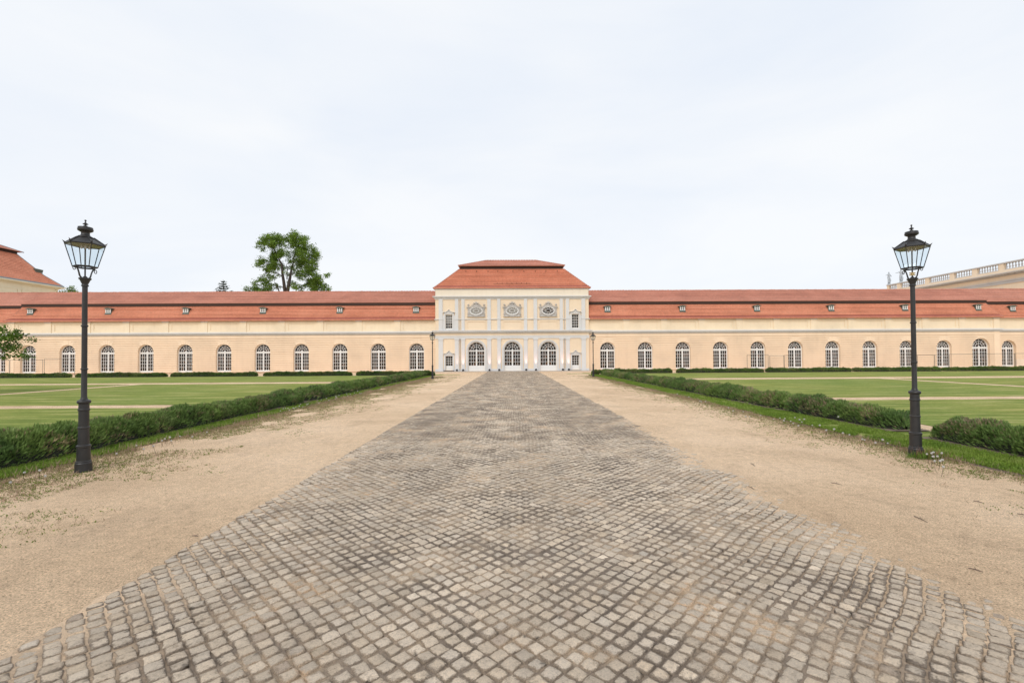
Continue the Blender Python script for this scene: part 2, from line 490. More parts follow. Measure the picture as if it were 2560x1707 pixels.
    def build(s, name, mats, parent=None, smooth=False, loc=None):
        me = bpy.data.meshes.new(name)
        me.from_pydata(s.v, [], s.f)
        if not isinstance(mats, (list, tuple)): mats = [mats]
        for m in mats: me.materials.append(m)
        if len(mats) > 1: me.polygons.foreach_set('material_index', s.m)
        if smooth: me.polygons.foreach_set('use_smooth', [True] * len(s.f))
        me.update()
        o = bpy.data.objects.new(name, me)
        COL.objects.link(o)
        if parent is not None: o.parent = parent
        if loc is not None: o.location = loc
        return o

def tag(o, label=None, cat=None, group=None, kind=None):
    if label: o['label'] = label
    if cat: o['category'] = cat
    if group: o['group'] = group
    if kind: o['kind'] = kind
    return o

def empty(name, loc=(0, 0, 0), rz=0.0):
    o = bpy.data.objects.new(name, None)
    o.empty_display_size = 0.3
    COL.objects.link(o)
    o.location = loc
    o.rotation_euler = (0, 0, rz)
    return o

def children_of(o): return [c for c in COL.objects if c.parent == o]
def copy_tree(o, parent=None):
    c = o.copy(); COL.objects.link(c); c.parent = parent
    for ch in children_of(o): copy_tree(ch, c)
    return c

def np_mesh(name, V, faces_flat, loop_start, loop_total, mats, tint=None, midx=None, smooth=None, parent=None):
    me = bpy.data.meshes.new(name)
    me.vertices.add(len(V)); me.vertices.foreach_set('co', np.asarray(V, np.float32).ravel())
    me.loops.add(len(faces_flat)); me.loops.foreach_set('vertex_index', np.asarray(faces_flat, np.int32))
    me.polygons.add(len(loop_start)); me.polygons.foreach_set('loop_start', np.asarray(loop_start, np.int32))
    try: me.polygons.foreach_set('loop_total', np.asarray(loop_total, np.int32))
    except Exception: pass
    for m in (mats if isinstance(mats, (list, tuple)) else [mats]): me.materials.append(m)
    if midx is not None: me.polygons.foreach_set('material_index', np.asarray(midx, np.int32))
    if smooth is not None: me.polygons.foreach_set('use_smooth', np.asarray(smooth, bool))
    me.update(calc_edges=True)
    if tint is not None:
        a = me.color_attributes.new('tint', 'FLOAT_COLOR', 'POINT')
        t = np.ones((len(V), 4), np.float32); t[:, :tint.shape[1]] = tint
        a.data.foreach_set('color', t.ravel())
    me.validate()
    o = bpy.data.objects.new(name, me)
    COL.objects.link(o)
    if parent is not None: o.parent = parent
    return o

# value noise
_perm = rng.random((256, 256)).astype(np.float32)
def vnoise(x, y):
    xi = np.floor(x).astype(int); yi = np.floor(y).astype(int)
    fx = x - xi; fy = y - yi
    fx = fx * fx * (3 - 2 * fx); fy = fy * fy * (3 - 2 * fy)
    g = lambda a, b: _perm[a & 255, b & 255]
    return (g(xi, yi) * (1 - fx) + g(xi + 1, yi) * fx) * (1 - fy) + (g(xi, yi + 1) * (1 - fx) + g(xi + 1, yi + 1) * fx) * fy
def fbm(x, y, o=4):
    s = 0; a = 0.5
    for i in range(o):
        s = s + a * vnoise(x * 2 ** i + 17.3 * i, y * 2 ** i + 9.1 * i); a *= 0.5
    return s / (1 - 0.5 ** o)

# ------------------------------------------------------------------ building frame
D0 = 53.6
K = 0.0157
ORG = Vector((0.05, D0, 0))
ANG = math.atan(K)
def s_of(px, yl):     # local facade coordinate seen at photo column px, at local depth yl
    t = (px - 1280) / F
    return t * (D0 + yl) / (1 - t * K)
def world(s, yl, z=0):
    c, n = math.cos(ANG), math.sin(ANG)
    return Vector((ORG.x + s * c - yl * n, ORG.y + s * n + yl * c, z))

# ================================================================== STRUCTURE: ground
def ground_sheet():
    mb = MB()
    mb.quad((-400, -60, 0), (400, -60, 0), (400, 500, 0), (-400, 500, 0))
    o = mb.build('ground', M['sand'])
    tag(o, 'pale sandy gravel ground around the paved drive and between the lawns', 'ground', kind='structure')
ground_sheet()

# lawns: raised turf sheets between straight sand paths
def lawn_mesh():
    mb = MB()
    def panel(x0, x1, y0, y1, rot=False, n=48):
        # rounded turf edge with a slightly ragged outline
        ring = []
        def side(ax, ay, bx, by):
            L = math.hypot(bx - ax, by - ay); k = max(2, int(L / 0.35))
            nx, ny = (by - ay) / L, -(bx - ax) / L
            for i in range(k):
                t = i / k
                j = random.uniform(-0.05, 0.05)
                ring.append((ax + (bx - ax) * t + nx * j, ay + (by - ay) * t + ny * j))
        side(x0, y0, x1, y0); side(x1, y0, x1, y1); side(x1, y1, x0, y1); side(x0, y1, x0, y0)
        P = [(x, y) for x, y in ring]
        if rot: P = [tuple(world(x, y)[:2]) for x, y in ring]
        n = len(P)
        vs = [(x, y, 0.0) for x, y in P] + [(x, y, 0.012) for x, y in P]
        fs = [tuple(range(n, 2 * n))] + [(i, (i + 1) % n, (i + 1) % n + n, i + n) for i in range(n)]
        mb.add(vs, fs)
    # left
    panel(-24.3, -9.35, 3.0, 15.45); panel(-80, -25.1, 3.0, 15.45)
    panel(-24.3, -9.35, 16.5, 30.0); panel(-80, -25.2, 16.5, 30.0)
    panel(-80, -10.2, -21.4, -10.3, rot=True)
    # right
    panel(9.7, 25.6, 3.0, 16.7); panel(26.6, 80, 3.0, 16.7)
    panel(9.7, 25.6, 17.85, 31.8); panel(26.6, 80, 17.85, 31.8)
    panel(10.2, 80, -19.7, -9.3, rot=True)
    # verges in front of the road hedges
    panel(-9.0, -7.12, 2.0, 41.0)
    panel(6.98, 9.0, 2.0, 41.5)
    # small turf tongues beside the pavilion
    panel(-10.0, -6.9, -10.6, -8.4, rot=True); panel(6.9, 10.0, -9.6, -7.6, rot=True)
    panel(-4.9 - 2.2, -5.2, -10.2, -9.5, rot=True); panel(5.2, 7.1, -9.3, -8.7, rot=True)
    o = mb.build('lawn', M['lawn'])
    tag(o, 'mown green lawn panels divided by narrow sand paths', 'lawn', kind='structure')
lawn_mesh()

# soil under the road hedges
def soil():
    mb = MB()
    for x0, x1, y0, y1 in ((-8.7, -7.55, 2.2, 17.3), (-8.7, -7.55, 17.6, 42.3), (7.9, 9.0, 2.2, 9.0), (7.9, 9.0, 9.7, 42.3)):
        n = int((y1 - y0) / 0.4)
        L = [(x0 + random.uniform(-.06, .06), y0 + (y1 - y0) * i / n) for i in range(n + 1)]
        Rr = [(x1 + random.uniform(-.08, .08), y0 + (y1 - y0) * i / n) for i in range(n + 1)]
        for i in range(n):
            mb.quad((*L[i], 0.036), (*Rr[i], 0.036), (*Rr[i + 1], 0.036), (*L[i + 1], 0.036))
    for xe, sg in ((-7.12, 1), (6.98, -1)):
        y = 2.0
        while y < 41:
            wd = .03 + .16 * max(0, vnoise(np.array([y * 1.3]), np.array([3.0 + sg]))[0] - .25); w2 = .03 + .16 * max(0, vnoise(np.array([(y + .25) * 1.3]), np.array([3.0 + sg]))[0] - .25)
            P = [(xe - sg * .06, y, .0165), (xe + sg * wd, y, .002), (xe + sg * w2, y + .25, .002), (xe - sg * .06, y + .25, .0165)]
            mb.add(P if sg > 0 else P[::-1], [(0, 1, 2, 3)]); y += .25
    tag(mb.build('soil', M['soil']), 'dark bare soil under the hedges beside the drive', 'soil', kind='structure')
soil()

# ------------------------------------------------------------------ cobbled road
def road():
    V = []; Fl = []; LS = []; LT = []; T = []; MI = []; SM = []
    nv = 0; nl = 0
    p = 0.096
    c45 = math.cos(R(45))
    X0, X1, Y0, Y1 = -2.95, 3.25, 0.6, 52.6
    lim = 60
    I = np.arange(-30, 640); J = np.arange(-440, 440)
    ii, jj = np.meshgrid(I, J, indexing='ij')
    u = ii * p; v = jj * p
    # rows wander slightly
    u = u + 0.022 * (fbm(v * 0.9 + 3, u * 0.35) - 0.5) * 2
    v = v + 0.028 * (fbm(u * 0.9 + 60, v * 0.35 + 40) - 0.5) * 2
    # every other course is shifted a little, as laid by hand
    v = v + 0.018 * np.sin(ii * 12.9898)
    x = (u - v) * c45; y = (u + v) * c45 - 0.0
    edgeL = X0 + 0.10 * (vnoise(y * 1.1, y * 0 + 5) - 0.5) * 2 + 0.12
    edgeR = 3.06 + 0.35 * fbm(y * 0.5, y * 0 + 9) * np.clip((16 - y) / 12, 0, 1) - 0.08
    edgeL = -2.83 + 0.03 * (vnoise(y * 1.3, y * 0 + 5) - 0.5)
    ok = (x > edgeL - 0.015) & (x < edgeR) & (y > Y0) & (y < Y1)
    x = x[ok]; y = y[ok]; edgeL = edgeL[ok]
    n = len(x)
    # tops: sunk into the sand in places and along the right edge
    sink = 0.010 * (fbm(x * 1.1 + 31, y * 1.1 + 7) - 0.5) * 2
    edge = np.clip((x - 2.35 + 0.5 * (fbm(x * 1.6, y * 1.6 + 50) - .5)) / 0.72, 0, 1.2) * 0.021 * np.clip((18 - y) / 8, 0.55, 1) + np.clip((-x - 2.45) / 0.5, 0, 1) * 0.004
    top = 0.0165 + rng.normal(0, 0.0028, n) + sink * 0.55 - edge
    hu = p * 0.5 * rng.uniform(0.82, 1.0, n); hv = p * 0.5 * rng.uniform(0.82, 1.0, n)
    ang = R(45) + rng.normal(0, R(3.5), n)
    base = np.array([0.61, 0.512, 0.408])
    track = 1 + .11 * np.exp(-((x + .45) / .42) ** 2) + .05 * np.exp(-((x - 1.0) / .4) ** 2) - .09 * np.exp(-((x + 1.9) / .6) ** 2) * np.clip((y - 4) / 6, 0, 1)
    k = rng.normal(1.0, 0.085, n)[:, None] * track[:, None] * (0.82 + 0.34 * fbm(x * .55 + 5, y * .16 + 2))[:, None]
    hue = rng.normal(0, 0.007, n)[:, None]
    tint = base[None] * k + np.concatenate([hue, hue * 0, -hue], 1)
    # drier, dustier setts towards the pavilion
    tint = tint * (1 + .13 * np.clip((y - 7) / 16, 0, 1))[:, None] * np.array([[1.0, .995, .98]])
    warm = (rng.random(n) < 0.012)
    tint[warm] = np.array([0.52, 0.42, 0.33]) * rng.uniform(0.85, 1.1, (warm.sum(), 1))
    pale = (rng.random(n) < 0.05)
    tint[pale] = tint[pale] * 1.13
    tilt_x = rng.normal(0, 0.025, n); tilt_y = rng.normal(0, 0.025, n)
    for lo, hi, npt, rings in ((Y0, 9, 12, ((1.0, -0.022), (0.97, -0.004), (0.88, 0.0), (0.5, 0.002))),
                               (9, 20, 8, ((1.0, -0.020), (0.92, 0.0))), (20, 99, 4, ((1.0, -0.016), (0.92, 0.0)))):
        sel = np.where((y >= lo) & (y < hi))[0]
        m = len(sel)
        if m == 0: continue
        a = np.arange(npt) / npt * 2 * np.pi + (np.pi / 4 if npt == 4 else 0)
        ca, sa = np.cos(a), np.sin(a)
        # superellipse outline of a hand-cut sett
        e = 0.20 if npt > 4 else 0.15
        ox = np.sign(ca) * np.abs(ca) ** e; oy = np.sign(sa) * np.abs(sa) ** e
        ox = np.tile(ox, (m, 1)) * (1 + rng.normal(0, 0.075, (m, npt))); oy = np.tile(oy, (m, 1)) * (1 + rng.normal(0, 0.055, (m, npt)))
        px = ox * hu[sel, None]; py = oy * hv[sel, None]
        cA, sA = np.cos(ang[sel])[:, None], np.sin(ang[sel])[:, None]
        rx = px * cA - py * sA; ry = px * sA + py * cA
        per = npt * len(rings) + 1
        VV = np.zeros((m, per, 3))
        for q, (sc_, dz) in enumerate(rings):
            jit = 1.0
            VV[:, q * npt:(q + 1) * npt, 0] = x[sel, None] + rx * sc_
            VV[:, q * npt:(q + 1) * npt, 1] = y[sel, None] + ry * sc_
            VV[:, q * npt:(q + 1) * npt, 2] = top[sel, None] + dz + (rx * tilt_x[sel, None] + ry * tilt_y[sel, None]) + (rng.normal(0, 0.0009, (m, npt)) if q else 0)
        VV[:, :-1, 0] = np.maximum(VV[:, :-1, 0], edgeL[sel, None] + rng.normal(0, .004, (m, 1)))
        VV[:, -1, 0] = np.maximum(x[sel], edgeL[sel] + .012); VV[:, -1, 1] = y[sel]; VV[:, -1, 2] = top[sel] + rings[-1][1] + 0.001 + rng.normal(0, 0.001, m)
        fl = []
        for q in range(len(rings) - 1):
            for kk in range(npt):
                fl.append((q * npt + kk, q * npt + (kk + 1) % npt, (q + 1) * npt + (kk + 1) % npt, (q + 1) * npt + kk))
        q = len(rings) - 1
        tri = [(q * npt + kk, q * npt + (kk + 1) % npt, per - 1) for kk in range(npt)]
        tpl = np.array([i for f in fl for i in f] + [i for f in tri for i in f])
        lt = np.array([4] * len(fl) + [3] * len(tri))
        offs = nv + np.arange(m)[:, None] * per
        V.append(VV.reshape(-1, 3)); al = np.concatenate([np.full(npt, {0: 0.0, 1: 0.15, 2: 0.5, 3: 1.0}[q_] if len(rings) == 4 else (0.0, 0.35)[q_]) for q_ in range(len(rings))] + [np.ones(1)])
        T.append(np.concatenate([np.repeat(tint[sel], per, axis=0), np.tile(al, m)[:, None]], 1))
        Fl.append((tpl[None] + offs).ravel())
        ltt = np.tile(lt, m); LT.append(ltt)
        nv += m * per
        SM.append(np.tile(np.array([npt > 4] * len(lt)), m))
        MI.append(np.zeros(len(ltt), int))
    # bedding sand sheet between the stones
    def sheet(x0, x1, y0, y1, nx, ny):
        nonlocal nv
        gx, gy = np.meshgrid(np.linspace(x0, x1, nx), np.linspace(y0, y1, ny), indexing='ij')
        h = 0.0088 + 0.0022 * np.clip((gy - 7) / 8, 0, 1) + 0.006 * (fbm(gx * 4, gy * 4) - 0.5) + 0.014 * np.clip(fbm(gx * 1.1 + 31, gy * 1.1 + 7) * -1 + 0.36, 0, 1) + 0.004 * (vnoise(gx * 23, gy * 23) - 0.5)
        h = h - 0.0075 * np.clip((gx - 2.0) / .6, 0, 1)
        outer = np.clip((np.abs(gx) - np.where(gx > 0, 2.72, 2.68) - 0.16 * fbm(gx * 2.5, gy * 2.5)) / 0.22, 0, 1)
        h = h * (1 - outer) + (-0.012) * outer
        VV = np.stack([gx, gy, h], -1).reshape(-1, 3)
        idx = np.arange(nx * ny).reshape(nx, ny)
        q = np.stack([idx[:-1, :-1], idx[1:, :-1], idx[1:, 1:], idx[:-1, 1:]], -1).reshape(-1, 4)
        V.append(VV); T.append(np.ones((len(VV), 4))); Fl.append((q + nv).ravel()); LT.append(np.full(len(q), 4))
        MI.append(np.ones(len(q), int)); SM.append(np.ones(len(q), bool)); nv += len(VV)
    sheet(-3.7, 3.9, 0.3, 10.0, 190, 240)
    sheet(-3.7, 3.9, 10.0, 52.7, 60, 180)
    V = np.concatenate(V); T = np.concatenate(T); Fl = np.concatenate(Fl); LT = np.concatenate(LT)
    LS = np.concatenate([[0], np.cumsum(LT)[:-1]])
    o = np_mesh('road', V, Fl, LS, LT, [M['cobble'], M['joint']], T, np.concatenate(MI), np.concatenate(SM))
    tag(o, 'drive of small grey granite setts laid diagonally, leading to the pavilion', 'road', kind='structure')
road()

# ================================================================== ORANGERY
orangery = empty('orangery_building', ORG, ANG)
tag(orangery, 'long low yellow orangery with red tiled mansard roof and taller central pavilion', 'building')

WY = 0.30       # wing front plane (local depth)
WEND = 58.75
OY = 1.9        # outer sections stand further back
WZ = (4.43, 4.76, 6.08)

def arch_wall(mb, x0, x1, z0, z1, ops, y, depth, mi=0):
    """front wall plane with openings (xc, hw, zb, zs, arched)"""
    cur = x0
    def rect(a, b, c, d):
        if b - a > 1e-4 and d - c > 1e-4: mb.quad((a, y, c), (b, y, c), (b, y, d), (a, y, d), mi)
    for xc, hw, zb, zs, arched in sorted(ops):
        rect(cur, xc - hw, z0, z1)
        rect(xc - hw, xc + hw, z0, zb)
        a, b = xc - hw, xc + hw
        mb.quad((a, y, zb), (a, y + depth, zb), (a, y + depth, zs), (a, y, zs), mi)
        mb.quad((b, y + depth, zb), (b, y, zb), (b, y, zs), (b, y + depth, zs), mi)
        mb.quad((a, y, zb), (b, y, zb), (b, y + depth, zb), (a, y + depth, zb), mi)
        if arched:
            N = 20
            P = [(xc - hw * math.cos(math.pi * i / N), zs + hw * math.sin(math.pi * i / N)) for i in range(N + 1)]
        else: P = [(a, zs), (b, zs)]
        for (xa, za), (xb, zb_) in zip(P[:-1], P[1:]):
            mb.quad((xa, y, za), (xb, y, zb_), (xb, y, z1), (xa, y, z1), mi)
            mb.quad((xa, y + depth, za), (xb, y + depth, zb_), (xb, y, zb_), (xa, y, za), mi)
        cur = b
    rect(cur, x1, z0, z1)

def edge_x(op, z, side):
    xc, hw, zb, zs, ar = op
    if z < zb: return xc
    if z <= zs: return xc + side * hw
    d = z - zs
    if d >= hw: return xc
    return xc + side * math.sqrt(hw * hw - d * d)

def courses(mb, x0, x1, zs_list, ops, y, proud=0.085, gap=0.06, mi=0):
    ops = sorted(ops)
    for za, zb in zip(zs_list[:-1], zs_list[1:]):
        a, b = za + gap / 2, zb - gap / 2
        bounds = [None] + ops + [None]
        for L, Rr in zip(bounds[:-1], bounds[1:]):
            zz = [a + (b - a) * i / 4 for i in range(5)]
            left = [(edge_x(L, z, 1) if L else x0, z) for z in zz]
            right = [(edge_x(Rr, z, -1) if Rr else x1, z) for z in zz]
            mb.prism([left[0]] + right + left[:0:-1], y - proud, y, mi)

def arched_frame(hw, zb, zs, gz0, gz1, rows, cols, knob=True, door=False):
    """white joinery in a round-headed opening, origin at its foot, front at y=0"""
    f = MB(); t = 0.09
    f.box(-hw, -hw + t, 0, 0.08, zb, zs + .02); f.box(hw - t, hw, 0, 0.08, zb, zs + .02)
    f.ring(0, zs, hw - t, hw - t, hw + .01, hw + .01, 0, 180, 0.002, 0.08, 24)
    f.box(-hw + t, hw - t, -0.004, 0.08, gz1, zs)            # transom
    f.box(-hw + t - .02, hw - t + .02, -0.03, 0.0, zs - .07, zs - .02)
    f.box(-hw + t, hw - t, 0.001, 0.08, zb, gz0)              # bottom rail / panel
    f.box(-0.085, 0.085, -0.012, 0.08, zb + .002, gz1 + .002)  # middle stile
    f.box(-0.03, 0.03, -0.03, -0.01, zb + .002, gz1)
    mw = 0.017
    for sx in (-1, 1):
        a, b = 0.085, hw - t
        for c in range(1, cols):
            x = sx * (a + (b - a) * c / cols)
            f.box(x - mw, x + mw, 0.01, 0.05, gz0, gz1)
        for r in range(1, rows):
            z = gz0 + (gz1 - gz0) * r / rows
            x0, x1 = sorted((sx * a, sx * b))
            f.box(x0, x1, 0.007, 0.05, z - mw, z + mw)
        if door:
            x0, x1 = sorted((sx * (a + .06), sx * (b - .04)))
            h = (gz0 - zb)
            f.box(x0, x1, -0.012, 0.002, zb + .08, zb + h * .50)
            f.box(x0, x1, -0.012, 0.002, zb + h * .58, zb + h * .86)
    ri = hw - t
    for fr in (0.44, 0.72):
        f.ring(0, zs, ri * fr - mw, ri * fr - mw, ri * fr + mw, ri * fr + mw, 0, 180, 0.008, 0.05, 24)
    for a in (30, 60, 90, 120, 150):
        c, s_ = math.cos(R(a)), math.sin(R(a))
        r0 = ri * 0.10 if a == 90 else ri * 0.42
        f.bar((c * r0, 0.028, zs + s_ * r0), (c * ri, 0.028, zs + s_ * ri), 0.021)
    if knob:
        f.ring(0, zs, 0.0, 0.0, 0.10, 0.13, 0, 180, -0.02, 0.06, 12)
    return f

def pane_arched(hw, zb, zs):
    g = MB()
    N = 20
    P = [(-hw + .03, zb), (hw - .03, zb)] + [((hw - .03) * math.cos(math.pi * i / N), zs + (hw - .03) * math.sin(math.pi * i / N)) for i in range(N + 1)]
    g.add([(x, 0.06, z) for x, z in P], [tuple(range(len(P)))])
    return g

# window prototypes -------------------------------------------------
WH, WZB, WZS = 0.90, 0.14, 2.50
win0 = arched_frame(WH, 0, WZS - WZB, 0.18, 2.29 - WZB, 5, 3).build('window', M['white'], orangery)
pane_arched(WH, 0, WZS - WZB).build('pane', M['glass'], win0)
DH = 1.0
door0 = arched_frame(DH, 0, 2.44, 0.64, 2.30, 4, 3, True, True).build('door', M['white'], orangery)
pane_arched(DH, 0.5, 2.44).build('pane', M['glass'], door0)
for sx in (-1, 1):
    hb = MB(); hb.box(*sorted((sx * .12, sx * .095)), -0.05, -0.012, 0.92, 1.12); hb.build('handle', M['brass'], door0)
BH = 1.06
big0 = arched_frame(BH, 0, WZS - WZB + 0.06, 0.18, 2.34 - WZB, 5, 3).build('window', M['white'], orangery)
pane_arched(BH, 0, WZS - WZB + 0.06).build('pane', M['glass'], big0)

# wings --------------------------------------------------------------
zc = [0.02] + [4.0 - 0.26 * i for i in range(15, -1, -1)]
zc = [z for z in zc if z >= 0.02]
zc = sorted(set(zc)) + [4.40]
used = {'w': False, 'b': False}
def put(proto, key, x, y, z):
    if not used.get(key): o = proto; used[key] = True
    else:
        o = copy_tree(proto, orangery)
    o.location = (x, y, z)
    return o

wing_x = [11.32 + 4.512 * i for i in range(11)]
for side in (-1, 1):
    ops = []
    for i, x in enumerate(wing_x):
        if side == 1 and i == 10: ops.append((x, BH, WZB, WZS + .06, True))
        else: ops.append((side * x, WH, WZB, WZS, True))
    xa, xb = sorted((side * 9.0, side * WEND))
    wl = MB()
    arch_wall(wl, xa, xb, 0, WZ[0] + .02, ops, WY + .085, 0.26)
    courses(wl, xa, xb, zc, ops, WY + .085)
    # wedge stones over every arch
    for xc, hw, zb, zs, ar in ops:
        for a0, a1, pr, zt in ((84, 96, .05, 3.96), (97, 110, .042, 3.9), (70, 83, .042, 3.9), (111, 124, .040, 3.74), (56, 69, .040, 3.74)):
            P = []
            for a in (a1, a0):
                P.append((xc + (hw + .004) * math.cos(R(a)), zs + (hw + .004) * math.sin(R(a))))
            for a in (a0, a1):
                k = (zt - zs) / math.sin(R(a))
                P.append((xc + k * math.cos(R(a)), zt))
            wl.prism(P, WY - pr + .035, WY + .04)
    # end return wall to the outer section
    xe = side * WEND
    for (z0, z1) in [(0, WZ[0] + .02)]:
        wl.quad((xe, WY + .035, z0), (xe, OY + .3, z0), (xe, OY + .3, z1), (xe, WY + .035, z1))
    wl.box(xe - (.7 if side > 0 else 0), xe + (.0 if side > 0 else .7), WY - .012, WY + .03, 0.02, WZ[0])
    wl.build('wing_wall', M['wall_wing'], orangery)
    # upper band with recessed panels
    ub = MB()
    ub.box(xa, xb, WY + .12, WY + 1.3, WZ[1], WZ[2] + .1)
    ub.box(xe - .02, xe + .02, WY + .12, OY + .5, WZ[1], WZ[2] + .1)
    pil = [side * (wing_x[0] - 2.256 + 4.512 * i) for i in range(12)]
    pil[0] = side * (9.05 + .0); pil[-1] = side * (WEND - .36)
    for i in range(11):
        a, b = sorted((pil[i], pil[i + 1]))
        if i == 0:
            a, b = (a + (.0 if side > 0 else .36), b - (.36 if side > 0 else .0))
        else: a, b = a + .36, b - .36
        m_ = 0.34
        ub.box(a, b, WY + .07, WY + .125, WZ[1], WZ[1] + .22); ub.box(a, b, WY + .07, WY + .125, WZ[2] - .32, WZ[2] + .05)
        ub.box(a, a + m_, WY + .071, WY + .125, WZ[1] + .22, WZ[2] - .32); ub.box(b - m_, b, WY + .071, WY + .125, WZ[1] + .22, WZ[2] - .32)
    ub.build('upper_wall_band', M['wall_band'], orangery)
    for i, x in enumerate(pil[1:]):
        p = MB(); p.box(x - .36, x + .36, WY + .0, WY + .13, WZ[1], WZ[2] - .06)
        po = p.build('pilaster', M['wall_band'], orangery)
        q = MB(); q.box(x - .40, x + .40, WY - .04, WY + .10, WZ[2] - .12, WZ[2] - .0)
        q.build('pilaster_cap', M['grey'], po)
    # cornice (stepped) with return at the end
    c = MB()
    for y0, z0, z1 in ((-.06, 4.42, 4.52), (-.16, 4.52, 4.62), (-.26, 4.62, 4.72), (-.20, 4.72, 4.765)):
        a, b = xa, xb
        e = -y0
        if side < 0: a = xa - e
        else: b = xb + e
        c.box(a, b, WY + y0, WY + .5, z0, z1)
        if side < 0: c.box(a, a + e + .1, WY + .5, OY + y0 - .003, z0, z1)
        else: c.box(b - e - .1, b, WY + .5, OY + y0 - .003, z0, z1)
    c.build('cornice', M['grey'], orangery)
    c = MB(); c.box(xa, xb, WY - .05, WY + .4, WZ[2] + .0, WZ[2] + .07)
    c.build('eave_moulding', M['grey'], orangery)
    # windows
    for i, x in enumerate(wing_x):
        if side == 1 and i == 10: o = put(big0, 'b', x, WY + .27, WZB)
        else: put(win0, 'w', side * x, WY + .27, WZB)

# outer sections -----------------------------------------------------
for side in (-1, 1):
    xa, xb = sorted((side * WEND, side * 84.0))
    ox = [61.6 + 4.512 * i for i in range(5)]
    ops = [(side * x, WH, WZB, WZS, True) for x in ox]
    wl = MB()
    arch_wall(wl, xa, xb, 0, WZ[0] + .02, ops, OY + .035, .3)
    courses(wl, xa, xb, zc, ops, OY + .035)
    wl.build('wing_wall', M['wall_wing'], orangery)
    gb = MB()
    for L, Rr in zip([side * WEND] + [side * (x + WH) for x in ox], [side * (x - WH) for x in ox] + [side * 84.0]):
        a, b = sorted((L, Rr)); gb = MB(); gb.box(a, b, OY - .04, OY + .02, 0.0, 0.98); gb.build('plinth', M['grey'], orangery)
    ub = MB(); ub.box(xa, xb, OY + .08, OY + 1.2, WZ[1], WZ[2] + .1)
    for x in ox:
        a, b = sorted((side * (x - 2.256), side * (x - 1.536))); ub.box(a, b, OY, OY + .09, WZ[1], WZ[2])
    ub.build('upper_wall_band', M['wall_band'], orangery)
    c = MB()
    for y0, z0, z1 in ((-.06, 4.42, 4.52), (-.16, 4.52, 4.62), (-.26, 4.62, 4.72), (-.20, 4.72, 4.765)):
        c.box(xa, xb, OY + y0, OY + .5, z0, z1)
    c.box(xa, xb, OY - .05, OY + .4, WZ[2], WZ[2] + .07)
    c.build('cornice', M['grey'], orangery)
    for x in ox: put(win0, 'w', side * x, OY + .27, WZB)

